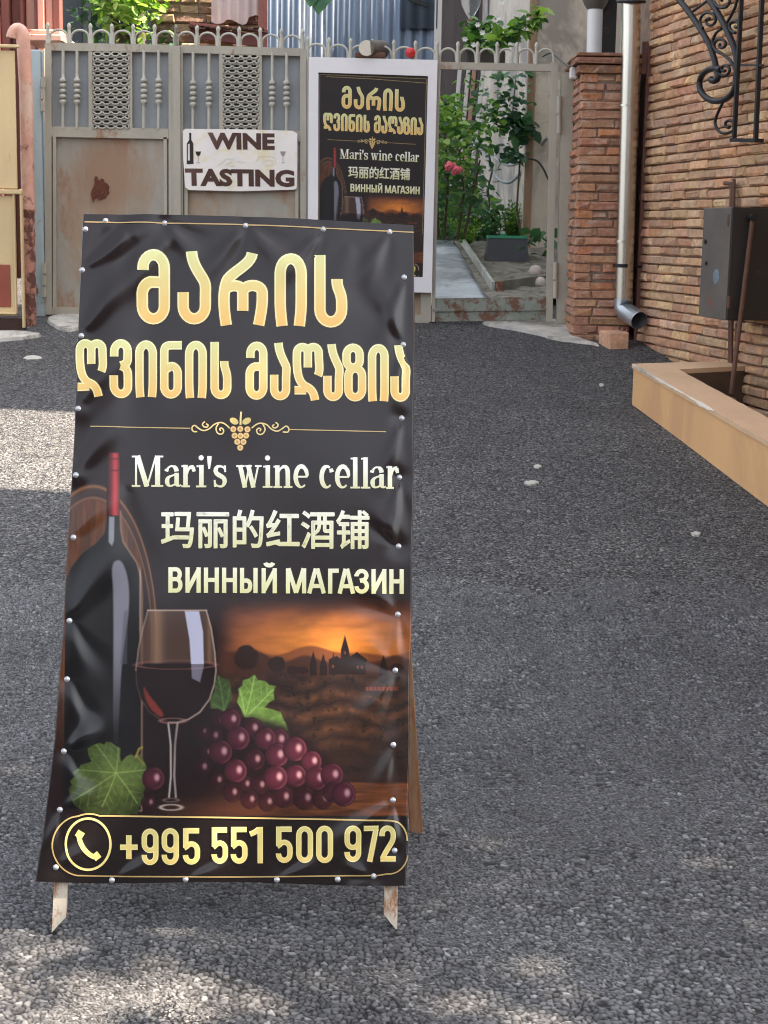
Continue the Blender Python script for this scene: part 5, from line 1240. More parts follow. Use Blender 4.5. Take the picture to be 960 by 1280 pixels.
# open wicket frame
wk = thing('wicket_gate', G(620, 402), 'open grey metal wicket gate frame with rusty bottom rail, garden showing through it', 'gate')
mb = MB(); gbar(mb, (546, 82), (697, 85), .046, .035); gbar(mb, (693, 78), (686, 402), .045, .04); gbar(mb, (548, 80), (541.5, 402), .022, .04); mb.build('gate_frame', GATE, wk)
mb = MB(); prect(mb, (541, 373), (683, 371), (681, 400), (541, 402), -.01, .02); mb.build('bottom_rail', RUSTY, wk); mb = MB(); prect(mb, (541, 386), (683, 384.5), (683, 388), (541, 389.5), -.022, .014); mb.build('rail_lip', RUSTY, wk)
m_ = MB(); arches(m_, 548, 694, 78, 79, 6); m_.build('arch_cresting', GATEL, wk); spikes(wk, 572, 670, 78, 79, 4)
for y0, y1 in ((119, 168), (327, 374)):
    mb = MB()
    for k in range(2):
        a, b = y0 + (y1 - y0) * (k / 2 + .02), y0 + (y1 - y0) * ((k + 1) / 2 - .03); x = 699 - (y0 - 119) * .022; mb.tube([G(x, a, -.035), G(x - .4, b, -.035)], .016, 12)
    mb.build('hinge', GATE, wk)
mb = MB(); gbar(mb, (709, 96), (703, 408), .082, .08, .02); tag(mb.build('gate_post', GATE), 'worn grey steel hinge post between the open wicket and the brick pillar', 'post')
# log lamp and red ball on the gate top
lm = thing('gate_lamp', G(460, 72), 'round ended lamp with dark housing resting on top of the poster frame', 'lamp')
mb = MB(); a = G(458, 60, -.10); mb.tube([a, a + Vector((.0, .015, 0))], .050, 20); mb.build('lens', pm('lamp_lens', srgb(214, 206, 190), .4, 0, .1, 10, .1), lm)
mb = MB(); mb.tube([a + Vector((.002, .016, 0)), a + Vector((.10, .17, .01))], [.056, .060], 20); mb.build('housing', pm('lamp_housing', srgb(92, 86, 78), .7, 0, .3, 14, .4), lm)
mb = MB(); p = G(463, 70, -.02); mb.box((p.x, p.y, p.z), (.20, .12, .035), bev=.006); mb.build('base_plate', RODM, lm)
mb = MB(); p = G(513, 66, -.03); mb.lathe(p - Vector((0, 0, .034)), (0, 0, 1), [(0, 0), (.016, .003), (.028, .014), (.034, .032), (.030, .050), (.018, .064), (0, .068)], 16)
tag(mb.build('red_ball', pm('red_plastic', srgb(196, 40, 44), .4, 0, .08, 10, 0)), 'small red ball stuck on the gate cresting above the poster', 'ball')
# ------------------------------------------------------------------ foliage helpers
def leaf_cluster(mb, n, where, size, cols, rr, droop=.3, face=None, n_fold=1):
    for i in range(n):
        p = where()
        if p is None: continue
        d = Vector((rr.gauss(0, 1), rr.gauss(0, 1), rr.gauss(0, .6) - droop)).normalized()
        nrm = Vector((rr.gauss(0, .6), rr.gauss(0, .6) - (.5 if face else 0), 1.0)).normalized()
        s = d.cross(nrm);
        if s.length < .05: continue
        s.normalize(); L = size * rr.uniform(.6, 1.25); w = L * rr.uniform(.30, .42); up = s.cross(d) * L * .10
        c = rr.choice(cols); t = rr.uniform(.75, 1.25); mb.col = tuple(min(1, x * t) for x in c)
        mb.add([p, p + d * L * .32 + s * w + up, p + d * L * .7 + s * w * .75 + up, p + d * L, p + d * L * .7 - s * w * .75 + up, p + d * L * .32 - s * w + up, p + d * L * .5], [(0, 1, 6), (1, 2, 6), (2, 3, 6), (3, 4, 6), (4, 5, 6), (5, 0, 6)], True)
    mb.col = (1, 1, 1)
def ell(c, r, rr, shell=.5, cut=None):
    def f():
        for _ in range(20):
            v = Vector((rr.gauss(0, 1), rr.gauss(0, 1), rr.gauss(0, 1))).normalized() * (shell + (1 - shell) * rr.random()) 
            p = Vector((c[0] + v.x * r[0], c[1] + v.y * r[1], c[2] + v.z * r[2]))
            if cut is None or cut(p): return p
        return None
    return f
_GS = [srgb(70, 104, 56), srgb(58, 92, 52), srgb(88, 122, 60), srgb(48, 80, 54), srgb(104, 136, 66)]
_DG = [srgb(46, 80, 60), srgb(40, 70, 54), srgb(56, 92, 62), srgb(66, 100, 72)]
BRIGHT = [srgb(124, 158, 78), srgb(146, 176, 98), srgb(104, 140, 66), srgb(158, 184, 112)]
GREENS = [tuple(1.35 * x for x in c) for c in _GS]; DARKG = [tuple(1.45 * x for x in c) for c in _DG]

# ------------------------------------------------------------------ garden behind the wicket
def sheet_px(name, pxs, m, dz, thick=.05):
    mb = MB(); P = [gnd(x, y, dz) for x, y in pxs]; mb.prism(P[::-1] if False else P, (0, 0, -thick)); return tag(mb.build(name, m), kind='structure')
def grid_px(name, quad, m, dz, n=14, amp=.006):
    mb = MB(); vs = []; (a, b, c, d) = quad
    for j in range(n + 1):
        for i in range(n + 1):
            u, v = i / n, j / n
            x = (a[0] * (1 - u) + b[0] * u) * (1 - v) + (d[0] * (1 - u) + c[0] * u) * v; y = (a[1] * (1 - u) + b[1] * u) * (1 - v) + (d[1] * (1 - u) + c[1] * u) * v
            p = gnd(x, y, dz); p.z += amp * math.sin(i * 1.7 + j) * math.sin(j * 1.3); vs.append(p)
    mb.add(vs, [(j * (n + 1) + i, (j + 1) * (n + 1) + i, (j + 1) * (n + 1) + i + 1, j * (n + 1) + i + 1) for j in range(n) for i in range(n)], True)
    return tag(mb.build(name, m), kind='structure')
grid_px('garden_path', [(490, 300), (566, 300), (614, 380), (480, 384)], PATHC, .006)
grid_px('garden_soil', [(566, 300), (720, 296), (730, 372), (613, 378)], SOIL, .05, amp=.012)
ed = thing('garden_edging', gnd(600, 350), 'low grey board edging between the garden path and the bed', 'edging')
mb = MB(); A, B, C = gnd(616, 372), gnd(577, 312), gnd(622, 371); D = gnd(690, 362)
zt = Vector((0, 0, .055)); mb.bar(A + zt, B + zt, .10 if False else .022, .12, Vector((0, 0, 1))); mb.build('side_board', pm('edge_board', srgb(176, 180, 172), .8, 0, .25, 9, .3), ed)
mb = MB(); mb.bar(C + zt, D + zt, .022, .12, Vector((0, 0, 1))); mb.build('front_board', pm('edge_board_dark', srgb(122, 120, 108), .85, 0, .3, 9, .4), ed)
g = gnd(622, 373); loose_brick('corner_brick', g + Vector((.012, .03, .06)), (.062, .07, .13), .1, (120, 84, 66), 'dark upright brick at the corner of the garden edging')
# green lidded box
q = gnd(634, 327, .05); vb = thing('valve_box', q, 'dark grey tapered garden valve box with a green lid on the soil', 'box')
mb = MB(); w0, w1, h_ = .185, .160, .19
for (wa, za) in ((w0, 0),): pass
cx_, cy_ = q.x, q.y + .12
def tap(mb, cx, cy, z0, z1, a0, b0, a1, b1):
    vs = [(cx + sx * a0, cy + sy * b0, z0) for sx, sy in ((-1, -1), (1, -1), (1, 1), (-1, 1))] + [(cx + sx * a1, cy + sy * b1, z1) for sx, sy in ((-1, -1), (1, -1), (1, 1), (-1, 1))]
    mb.add(vs, [(3, 2, 1, 0), (4, 5, 6, 7)] + [(i, (i + 1) % 4, 4 + (i + 1) % 4, 4 + i) for i in range(4)])
tap(mb, cx_, cy_, q.z - .02, q.z + h_, w0, .12, w1, .10)
for i in range(-2, 3): mb.bar((cx_ + i * .055, cy_ - .118, q.z), (cx_ + i * .050, cy_ - .102, q.z + h_ - .01), .010, .01)
mb.build('box_body', pm('grey_plastic', srgb(84, 86, 92), .5, 0, .1, 10, .05), vb)
mb = MB(); tap(mb, cx_, cy_, q.z + h_, q.z + h_ + .022, w1 + .008, .108, w1 + .004, .104); mb.box((cx_ - .03, cy_ - .02, q.z + h_ + .03), (.05, .03, .02), bev=.005); mb.build('lid', pm('green_plastic', srgb(44, 150, 108), .45, 0, .08, 10, 0), vb)
STONE = pm('pale_stone', srgb(206, 194, 180), .9, 0, .12, 14, .4)
for i, (x, y, r, lb) in enumerate(((668, 338, .055, 'upper pale round stone at the right end of the garden bed'), (674, 352, .05, 'lower pale round stone at the right end of the garden bed'))):
    p = gnd(x, y + 6, .04); mb = MB(); mb.lathe(p - Vector((0, 0, .01)), (.2, -.1, 1), [(0, 0), (r * .8, .01), (r, r * .6), (r * .85, r * 1.2), (r * .4, r * 1.6), (0, r * 1.68)], 14); tag(mb.build('garden_stone', STONE), lb, 'stone', 'pale stones in the garden bed')

# plastered house behind the pillar and the wicket
HY = 14.3
hx = xat(662, HY, 150)
ph = thing('plastered_house', (hx, HY, gz(HY)), 'weathered beige plastered house wall behind the brick pillar and the wicket', 'house')
mb = MB(); z0, z1 = gz(HY) - .2, 5.2
far_x = xat(598, 18.2, 200)
mb.add([(hx, HY, z0), (4.2, HY, z0), (4.2, HY, z1), (hx, HY, z1), (far_x, 18.2, z0), (far_x, 18.2, z1), (4.2, 18.2, z0), (4.2, 18.2, z1)], [(0, 1, 2, 3), (1, 6, 7, 2), (3, 2, 7, 5)]); mb.build('front_wall', PLASTER_L, ph)
mb = MB(); mb.add([(hx, HY, z0), (hx, HY, z1), (far_x, 18.2, z1), (far_x, 18.2, z0)], [(0, 1, 2, 3)]); mb.build('side_wall', PLASTER, ph)
mb = MB(); mb.box((3.1, (10.75 + 14.2) / 2, 2.6), (2.3, 3.45, 6.2)); mb.build('sun_blocking_wing', PLASTER, ph)  # wing added to keep the sun off the garden
mb = MB(); p = atY(659, 60, HY - .03); mb.box((hx + .004, HY - .01, (zat(330, HY, 660) + 4.5) / 2), (.07, .04, 4.5 - zat(330, HY, 660)), bev=.01); mb.build('corner_strip', pm('brown_timber', srgb(150, 124, 100), .85, 0, .2, 8, .4, stretch=(1, 1, .2)), ph)
# white vent pipe with cowl behind the pillar
vp = thing('vent_pipe', atY(742, 60, 11.3), 'white vertical vent pipe with a dark cowl rising behind the brick pillar', 'vent pipe')
mb = MB(); mb.tube([atY(742, 90, 11.3), atY(744, 9, 11.3)], .052, 18); mb.build('pipe', WHITEP, vp)
mb = MB(); p = atY(744, 12, 11.3); mb.lathe(p, (0, 0, 1), [(.055, 0), (.075, .03), (.105, .10), (.115, .22), (0, .24)], 18); mb.build('cowl', BOXM, vp)
mb = MB(); mb.box((xat(762, 11.4, 30), 11.45, zat(30, 11.4, 762)), (.10, .06, .9), bev=.005); tag(mb.build('dark_duct', BOXD), 'dark vertical duct beside the white vent pipe behind the pillar', 'duct')

# hoses and cables on the house side wall
HOSE = pm('hose', srgb(150, 156, 158), .4, 0, .12, 9, 0); HOSED = pm('dark_cable', srgb(58, 58, 56), .5, 0, .1, 9, 0)
def cable(name, pts, Y, r, m, label, cat):
    q = [atY(540 + a / 5.333, 50 + b / 5.333, Y if not isinstance(Y, (list, tuple)) else Y[0] + (Y[1] - Y[0]) * i / (len(pts) - 1)) for i, (a, b) in enumerate(pts)]
    for _ in range(3): q = [q[0]] + [a * w + b * (1 - w) for a, b in zip(q[:-1], q[1:]) for w in (.75, .25)] + [q[-1]]
    mb = MB(); mb.tube(q, r, 8); return tag(mb.build(name, m), label, cat)
cable('hose', [(250, 690), (320, 670), (370, 730), (430, 800), (520, 845), (620, 800), (700, 740), (770, 650)], (15.6, 14.2), .014, HOSE, 'pale grey hose looping from the rose bush to the house corner', 'hose')
cable('hose', [(255, 700), (320, 710), (370, 770), (400, 870), (440, 930), (500, 955), (540, 940), (600, 880), (640, 800)], (15.5, 14.6), .016, HOSE, 'lower pale hose hanging in a deep loop against the house', 'hose')
cable('cable', [(640, 790), (700, 800), (740, 850), (775, 930)], (14.2, 14.22), .009, HOSED, 'short dark cable curving down to the wicket post', 'cable')
cable('cable', [(740, 110), (790, 80), (830, 110), (880, 155), (920, 180)], (11.2, 10.5), .006, HOSED, 'thin wire strung from the wicket to the pillar', 'cable')
# rose bush, ivy, ferns
rr = random.Random(21)
def inpx(x0, x1, y0, y1, Y0, Y1):
    def f():
        Y = rr.uniform(Y0, Y1); return atY(rr.uniform(x0, x1), rr.uniform(y0, y1), Y)
    return f
rb = thing('rose_bush', gnd(560, 305, .05), 'tall leafy rose bush with pink blooms just inside the wicket', 'shrub')
mb = MB()
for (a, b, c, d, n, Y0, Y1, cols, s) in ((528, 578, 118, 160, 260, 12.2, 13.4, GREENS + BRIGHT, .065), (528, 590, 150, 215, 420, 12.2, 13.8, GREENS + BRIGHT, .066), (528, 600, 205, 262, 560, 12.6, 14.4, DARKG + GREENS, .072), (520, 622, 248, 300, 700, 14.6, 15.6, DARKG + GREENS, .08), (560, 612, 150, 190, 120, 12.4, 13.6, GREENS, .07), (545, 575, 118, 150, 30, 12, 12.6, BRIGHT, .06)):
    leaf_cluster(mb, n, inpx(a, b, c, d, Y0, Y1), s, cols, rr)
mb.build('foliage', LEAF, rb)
mb = MB()
for pts in (((555, 300), (560, 230), (556, 170), (562, 120)), ((572, 300), (580, 240), (574, 190), (590, 160)), ((548, 296), (545, 220), (550, 150)), ((580, 296), (590, 250), (600, 200))):
    mb.tube([atY(x, y, 13.0) for x, y in pts], [.012, .010, .007, .004][:len(pts)], 6)
mb.build('stems', STEM, rb)
PINK = pm('pink_petal', srgb(214, 96, 110), .6, 0, .2, 20, 0)
for x, y in ((562, 208), (570, 213)):
    p = atY(x, y, 12.1); mb = MB()
    for k in range(9):
        a = k * 2.4; r = .012 + .0035 * k; d = Vector((math.cos(a), -.5, math.sin(a))).normalized()
        mb.lathe(p + Vector((math.cos(a) * r, -.004 * (9 - k), math.sin(a) * r * .8)), d, [(0, .008), (.016, .006), (.020, .0), (.014, -.006)], 7)
    mb.build('bloom', PINK, rb)
iv = thing('ivy', atY(640, 310, 14.2), 'dark leafy vine climbing the house wall seen through the wicket', 'vine')
mb = MB()
for (a, b, c, d, n, s) in ((622, 662, 88, 132, 60, .08), (630, 665, 125, 160, 44, .10), (640, 668, 148, 174, 44, .12), (602, 636, 128, 162, 40, .075), (606, 650, 172, 206, 26, .08), (632, 655, 185, 202, 20, .10), (600, 625, 210, 262, 24, .08)):
    leaf_cluster(mb, n, inpx(a, b, c, d, 14.12, 14.26), s, DARKG, rr, face=True)
leaf_cluster(mb, 90, inpx(592, 630, 122, 165, 14, 14.6), .07, GREENS, rr)
leaf_cluster(mb, 40, inpx(572, 630, 92, 130, 14.0, 14.8), .07, GREENS + DARKG, rr)
mb.build('foliage', LEAF, iv)
mb = MB(); mb.tube([atY(x, y, 14.24) for x, y in ((655, 320), (646, 260), (650, 200), (640, 150), (645, 95))], [.012, .01, .008, .006, .004], 6); mb.tube([atY(x, y, 14.5) for x, y in ((612, 260), (610, 235), (615, 215), (611, 190))], .009, 6); mb.build('stem', STEM, iv)
def fern(cx, cy, Y, n, L, label, cols):
    p = gnd(cx, cy, .05) if Y is None else atY(cx, cy, Y); t = thing('fern', p, label, 'fern', 'ferns in the garden bed'); mb = MB()
    for i in range(n):
        a = rr.uniform(0, 6.283); lean = rr.uniform(.25, .8); d = Vector((math.cos(a) * lean, math.sin(a) * lean, 1)).normalized(); ln = L * rr.uniform(.7, 1.1)
        side = d.cross(Vector((0, 0, 1))).normalized()
        for k in range(9):
            u = k / 9; q = p + d * ln * u + Vector((math.cos(a), math.sin(a), -.5)) * (ln * .28 * u * u); w = ln * .19 * (1 - u) ** .7 * (1 if k else .4); c = rr.choice(cols); mb.col = tuple(x * rr.uniform(.8, 1.2) for x in c)
            f = d * ln * .075
            for sg in (-1, 1): mb.add([q, q + side * sg * w * .5 + f * .9, q + side * sg * w + f * .6 - Vector((0, 0, w * .15)), q + side * sg * w * .5 - f * .1], [(0, 1, 2, 3)])
    mb.col = (1, 1, 1); mb.build('fronds', LEAF, t); return t
fern(583, 308, None, 30, .34, 'bright green fern at the left of the garden bed beside the path', BRIGHT[:3] + GREENS[:2])
fern(640, 300, None, 34, .42, 'green fern right behind the green lidded box', GREENS + BRIGHT[:1])
fern(612, 302, None, 26, .34, 'dark fern between the two brighter ferns', DARKG)
fern(668, 300, None, 22, .36, 'dark drooping fern against the house foot', DARKG)
hb = thing('broadleaf_plant', gnd(675, 312, .05), 'low dark broadleaf plant at the right end of the bed', 'plant'); mb = MB(); leaf_cluster(mb, 26, inpx(655, 688, 285, 325, 13.2, 13.9), .12, DARKG, rr); mb.build('foliage', LEAF, hb)

# ------------------------------------------------------------------ buildings and sheds beyond the gates
CORR = pm('corrugated_iron', srgb(98, 112, 130), .5, .2, .22, 3, .1, 30, .003, stretch=(1, 1, .12), second=srgb(178, 184, 192), s2=.3, rust=.14, rcol=srgb(104, 82, 74), rscale=3)
def corrug(name, x0, x1, Y, z0, z1, pitch, amp, m, label, cat, parent=None, dyx=0.0):
    mb = MB(); n = int((x1 - x0) / pitch * 6); vs = []
    for i in range(n + 1):
        x = x0 + (x1 - x0) * i / n; y = Y + dyx * (x - x0) + amp * math.sin(2 * math.pi * (x - x0) / pitch)
        vs += [(x, y, z0), (x, y, z1)]
    mb.add(vs, [(2 * i, 2 * i + 2, 2 * i + 3, 2 * i + 1) for i in range(n)], True); o = mb.build(name, m, parent)
    sol = o.modifiers.new('thickness', 'SOLIDIFY'); sol.thickness = .003
    return tag(o, label, cat) if not parent else o
CYY = 12.6
sc_ = thing('corrugated_shed', (xat(440, CYY), CYY, gz(CYY)), 'blue-grey corrugated iron shed wall beyond the gate, above the poster', 'shed')
corrug('iron_sheet', xat(335, CYY, 30), xat(546, CYY, 30), CYY, gz(CYY), 4.2, .085, .014, CORR, None, None, sc_)
corrug('patch_sheet', xat(500, CYY, 30), xat(549, CYY, 30), CYY - .04, zat(36, CYY, 500), 4.2, .10, .012, CORR, None, None, sc_)
mb = MB(); mb.box((xat(547, CYY, 40), CYY - .02, 2.4), (.055, .06, 3.6)); mb.build('corner_post', pm('pale_post', srgb(196, 192, 186), .7, 0, .15, 6, .2, stretch=(1, 1, .2)), sc_)
mb = MB(); p = atY(526, 3, CYY - .08); mb.bar(p + Vector((-.10, 0, .03)), p + Vector((.05, 0, -.02)), .03, .03); mb.build('hook', BLACKM, sc_)
# open dark lean-to on the right of it
SY = 18.6
DARKW = pm('shaded_timber', srgb(52, 48, 52), .85, 0, .3, 8, .4, stretch=(1, 1, .2))  # planks coloured dark to stand in for the shade inside the opening
ln_ = thing('lean_to', (xat(590, SY), SY, gz(SY)), 'open timber lean-to between the iron shed and the house, planks coloured dark for shade', 'shed')
mb = MB(); x = xat(500, SY); x2 = xat(640, SY) + .3
for i in range(11):
    a = x + (x2 - x) * i / 11; mb.box((a + .05, SY + .01 * (i % 3), gz(SY) + 1.6), ((x2 - x) / 11 - .006, .03, 3.4))
mb.build('plank_wall', DARKW, ln_)
mb = MB(); mb.bar((xat(622, SY - 1, 0), SY - 1, gz(SY)), (xat(614, SY - 1, 0), SY - 1, 4.6), .10, .10); mb.build('post', pm('grey_timber', srgb(92, 90, 92), .85, 0, .2, 8, .3), ln_)
# leaning poles
for i, (xa, ya, xb, yb, c, lb) in enumerate(((563, 158, 575, 95, (176, 174, 170), 'leftmost pale pole leaning in the yard behind the wicket'), (573, 160, 586, 92, (180, 176, 170), 'second pale pole leaning in the yard behind the wicket'), (580, 160, 594, 84, (150, 112, 92), 'brown pole leaning between the pale poles behind the wicket'), (588, 158, 606, 82, (186, 182, 176), 'rightmost pale pole leaning in the yard behind the wicket'))):
    mb = MB(); a = atY(xa, ya + 40, 16.3); b = atY(xb, yb - 10, 16.8); mb.bar(a - Vector((0, 0, .3)), b, .04, .04, Vector((0, 1, 0)), bev=.004)
    tag(mb.build('pole', pm('pole_paint', srgb(*c), .7, 0, .12, 8, .2)), lb, 'pole', 'poles leaning in the yard')
# hanging glass lamp
hl = thing('hanging_lamp', atY(588, 24, 13.2), 'clear glass pendant with a pink tip hanging in the dark lean-to', 'lamp')
mb = MB(); p = atY(588, 24, 13.2); mb.lathe(p, (0, 0, 1), [(.012, 0), (.035, .03), (.075, .11), (.085, .19), (.07, .26), (.02, .32), (.008, .33), (.008, .9)], 18)
GL, n_, l_, b_ = nt('glass'); b_.inputs['Base Color'].default_value = (.75, .78, .8, 1); b_.inputs['Roughness'].default_value = .08; b_.inputs['Transmission Weight'].default_value = .9; b_.inputs['IOR'].default_value = 1.12
mb.build('glass', GL, hl); mb = MB(); mb.lathe(p - Vector((0, 0, .03)), (0, 0, 1), [(0, 0), (.022, .006), (.026, .02), (.012, .032), (0, .033)], 12); mb.build('pink_tip', PINK, hl)
# potted plants on the lean-to shelf
sh = thing('flower_pots', atY(605, 62, 13), 'white flowers and trailing leafy plant above the wicket in the yard', 'plant')
mb = MB(); leaf_cluster(mb, 110, inpx(580, 628, 22, 62, 12.8, 13.2), .09, GREENS, rr); leaf_cluster(mb, 130, lambda: (lambda u: atY(612 + u * 66, 58 - u * 44 + rr.uniform(-8, 8), 12.3 + .1 * rr.random()))(rr.random()), .10, BRIGHT + GREENS, rr)
mb.build('foliage', LEAF, sh)
WP = pm('white_petal', srgb(224, 224, 216), .6, 0, .1, 20, 0)
for x, y in ((581, 49), (603, 41), (597, 31), (622, 32), (622, 44), (592, 56), (628, 2), (623, 22)):
    p = atY(x, y, 12.75); mb = MB(); 
    for q in range(6):
        a = q * 1.047 + x; d = Vector((math.cos(a), -.35, math.sin(a) * .9)); s2 = Vector((-math.sin(a), 0, math.cos(a))); mb.add([p, p + d * .012 + s2 * .009, p + d * .026, p + d * .012 - s2 * .009], [(0, 1, 2, 3)])
    mb.build('bloom', WP, sh)
mb = MB(); mb.box(atY(607, 74, 13), (.30, .16, .14), bev=.02); mb.build('pot', pm('dark_pot', srgb(70, 66, 62), .8, 0, .15, 9, .2), sh)
# ruined brick house with red timber frame
RY = 13.4
rh = thing('ruined_house', (xat(270, RY), RY, gz(RY)), 'ruined brick and stone house with a dark red timber frame beyond the gates', 'house')
mb = MB(); PAL_R = [lin(c) for c in ((168, 140, 116), (150, 122, 100), (178, 154, 132), (132, 104, 86), (110, 92, 80))]
brick_field(mb, Vector((xat(196, RY), RY, 0)), (1, 0, 0), (0, -1, 0), xat(334, RY) - xat(196, RY), lambda s: gz(RY), 4.4, .075, .25, rnd, PAL_R, jit=.012, gap=.016, zbase=1.6)
mb.build('brickwork', BRICK, rh)
mb = MB(); mb.box(((xat(190, RY) + xat(334, RY)) / 2, RY + .12, 2.6), (xat(334, RY) - xat(190, RY), .2, 4.0)); mb.build('wall_core', MORTAR, rh)
REDT = pm('red_timber', srgb(108, 62, 58), .7, 0, .2, 7, .3, stretch=(1, 1, .3))
mb = MB(); mb.bar(atY(329, 90, RY - .12), atY(329, -120, RY - .12), .07, .09); mb.bar(atY(238, 40, RY - .10), atY(332, 52, RY - .10), .09, .08); mb.bar(atY(238, 30, RY - .14), atY(336, 40, RY - .14), .02, .1); mb.build('timber_frame', REDT, rh)
mb = MB(); x0, x1 = xat(266, RY, 20), xat(325, RY, 20); n = 24; vs = []
for i in range(n + 1):
    x = x0 + (x1 - x0) * i / n; zb_ = zat(31 + 3 * math.sin(i * .5) - (6 if i > 18 else 0), RY - .1)
    for k in range(3): vs.append((x, RY - .10 + .018 * math.sin(i * 1.3) , zb_ + (3.6 - zb_) * k / 2))
mb.add(vs, [(3 * i + k, 3 * i + 3 + k, 3 * i + 4 + k, 3 * i + 1 + k) for i in range(n) for k in range(2)], True); mb.build('hanging_sheet', pm('pink_sheet', srgb(196, 178, 174), .7, 0, .1, 5, .1), rh, 'pale pink sheet')
mb = MB(); 
for i in range(14):
    mb.box((xat(240 + i * 6.6, RY - .2), RY - .16, zat(41 + (i % 3) * 1.2, RY)), (.05, .10, .012), bev=0)
mb.build('roof_tiles', DKBROWN, rh)
# brown-red house at the left edge
LY = 12.4
SUNNYW = pm('sunlit_boards', srgb(186, 140, 126), .75, 0, .12, 5, .3, stretch=(1, 1, .15)); REDW = pm('red_boards', srgb(112, 66, 58), .75, 0, .2, 5, .3, stretch=(1, 1, .15))  # pink boards carry sunlight in their colour, red ones stay darker
lh = thing('red_house', (xat(40, LY), LY, gz(LY)), 'red boarded house with its sunlit boards coloured pink behind the gates at the upper left', 'house')
mb = MB(); mb2 = MB()
edges_ = [-120, -96, -70, -48, -30, -14, 0, 11, 24, 29, 42, 47, 56, 66, 76]
for i in range(len(edges_) - 1):
    a, b = xat(edges_[i], LY, 50), xat(edges_[i + 1], LY, 50); w = b - a
    t = mb2 if i not in (9, 11, 12) else mb
    dyy = .10 if i in (7, 9) else (.0 if i % 2 else .03)
    t.box(((a + b) / 2, LY + dyy + .05, 2.4), (w - .004, .10, 3.6), bev=.006)
mb.build('board_wall', SUNNYW, lh); mb2.build('dark_boards', REDW, lh)
mb = MB(); p = atY(62, 52, LY - .3); mb.box(p, (.28, .5, .05), bev=.008); p = atY(62, 44, LY - .3); mb.box(p, (.24, .4, .035), bev=.008); mb.build('ledge', PINKP, lh)
# dark yard wall behind the tree so the yard closes
YB = 20.5
mb = MB()
for i in range(40):
    x = -9 + i * .45; mb.box((x, YB + .02 * (i % 2), 3.2), (.44, .06, 6.0))
tag(mb.build('board_fence', pm('fence_boards', srgb(50, 54, 58), .9, 0, .3, 6, .4, stretch=(1, 1, .2))), 'tall dark board fence closing the yard behind everything', 'fence')
# sunlit tree behind the gate
TY = 12.9
tr = thing('tree', atY(140, 120, TY), 'leafy tree with sunlit pale green crown beyond the left gate', 'tree')
mb = MB(); cr_ = atY(156, 8, TY)
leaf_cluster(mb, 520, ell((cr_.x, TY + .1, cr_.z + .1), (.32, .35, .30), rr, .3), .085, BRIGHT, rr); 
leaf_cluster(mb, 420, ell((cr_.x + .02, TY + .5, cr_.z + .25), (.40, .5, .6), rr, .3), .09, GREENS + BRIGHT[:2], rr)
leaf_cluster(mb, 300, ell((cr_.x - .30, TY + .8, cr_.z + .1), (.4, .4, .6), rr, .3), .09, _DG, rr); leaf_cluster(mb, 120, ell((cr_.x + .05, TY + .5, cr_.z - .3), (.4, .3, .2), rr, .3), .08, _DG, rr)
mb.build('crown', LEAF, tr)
mb = MB(); b_ = Vector((cr_.x + .05, TY + .45, gz(TY) - .1)); mb.tube([b_, b_ + Vector((.03, .02, 1.0)), b_ + Vector((-.02, .0, 2.0)), b_ + Vector((.05, 0, 2.8))], [.09, .08, .06, .03], 10)
for a in (.5, 2.2, 4.0): mb.tube([b_ + Vector((.0, 0, 1.5)), b_ + Vector((.2 * math.cos(a), .2 * math.sin(a), 1.9)), b_ + Vector((.4 * math.cos(a), .35 * math.sin(a), 2.3))], [.04, .03, .012], 8)
mb.build('trunk', BARK, tr)

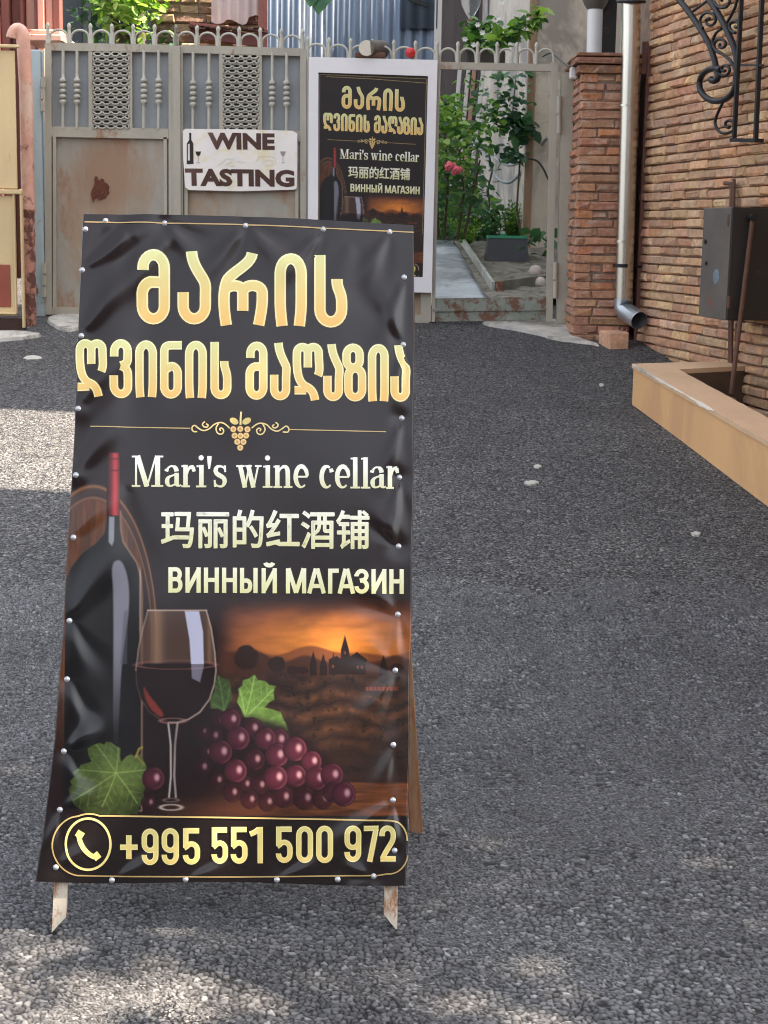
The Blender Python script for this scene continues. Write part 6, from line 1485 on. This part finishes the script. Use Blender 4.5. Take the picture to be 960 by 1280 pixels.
# ------------------------------------------------------------------ street tree over the lane: shades the near asphalt, with gaps that let sun through
rt = random.Random(77)
st_ = thing('street_tree', (5.2, 2.0, 0), 'street tree whose branch tip hangs into the top of the view', 'tree')
GAPS = [([(105, 1120), (180, 1134), (255, 1156)], .10), ([(-20, 1205), (120, 1222), (200, 1245), (300, 1285)], .13), ([(0, 1270), (120, 1275)], .16), ([(255, 1196), (350, 1218), (450, 1250)], .085), ([(520, 1236), (600, 1256), (690, 1278)], .075), ([(20, 1120), (10, 1160)], .06)]
GG = [([gnd(*p) for p in P], r) for P, r in GAPS]
def lit(p):
    t = (p.z - gz(2.9)) / SUN.z; q = p - SUN * t
    for P, r in GG:
        for a, b in zip(P[:-1], P[1:]):
            dx, dy = b.x - a.x, b.y - a.y; k = max(0, min(1, ((q.x - a.x) * dx + (q.y - a.y) * dy) / (dx * dx + dy * dy)))
            if math.hypot(q.x - a.x - k * dx, q.y - a.y - k * dy) < r and rt.random() < .78: return False
    return True
H0 = 6.8
def over():
    # a crown wide enough to shade the ground between the camera and the board
    for _ in range(40):
        g = Vector((rt.uniform(-2.9, 2.6), rt.uniform(-0.4, 4.3), 0)); z = H0 + rt.uniform(-.8, .8)
        p = g + SUN * (z / SUN.z)
        if lit(p): return p
    return None
mb = MB(); leaf_cluster(mb, 26000, over, .125, GREENS, rt); cB = mb.build('crown', LEAF, st_)
mb = MB(); mb.tube([(5.2, 2.0, -.1), (5.25, 2.0, 2), (5.3, 1.9, 4.2), (5.5, 1.5, 6.4)], [.20, .17, .14, .08], 12)
for (x, y, z) in ((7.2, .2, 6.9), (4.6, 3.0, 6.6), (6.4, 2.6, 6.9), (5.0, -.4, 6.7), (3.9, 1.3, 6.5), (6.8, 1.2, 6.7)): mb.tube([(5.3, 1.9, 4.4), ((5.3 + x) / 2, (1.9 + y) / 2, 5.9), (x, y, z)], [.10, .06, .02], 8)
mb.build('trunk', BARK, st_)
tip = atY(396, -30, 7.0); mb = MB(); mb.tube([(4.4, 2.6, 6.2), (3.2, 4.0, 5.6), (1.6, 5.6, 4.4), (tip.x + .15, 6.8, tip.z + .35), tip], [.05, .04, .028, .012, .005], 8); mb.build('branch', BARK, st_)
mb = MB()
for (x, y, s, c) in ((398, 4, .085, 0), (388, -4, .08, 1), (408, -6, .08, 2), (380, -14, .08, 1), (420, -18, .08, 0), (938, 4, .0, 0)):
    if s == 0: continue
    p = atY(x + 4, y - 12, 7.0); mb.col = DARKG[c]; d = Vector((-.15, -.1, -1)).normalized(); s_ = Vector((1, -.35, 0)).normalized(); L = s; w = s * .5
    mb.add([p, p + d * L * .3 + s_ * w, p + d * L * .7 + s_ * w * .7, p + d * L * 1.05, p + d * L * .7 - s_ * w * .7, p + d * L * .3 - s_ * w, p + d * L * .5 + Vector((0, -.01, 0))], [(0, 1, 6), (1, 2, 6), (2, 3, 6), (3, 4, 6), (4, 5, 6), (5, 0, 6)], True)
mb.build('branch_leaves', LEAF, st_)
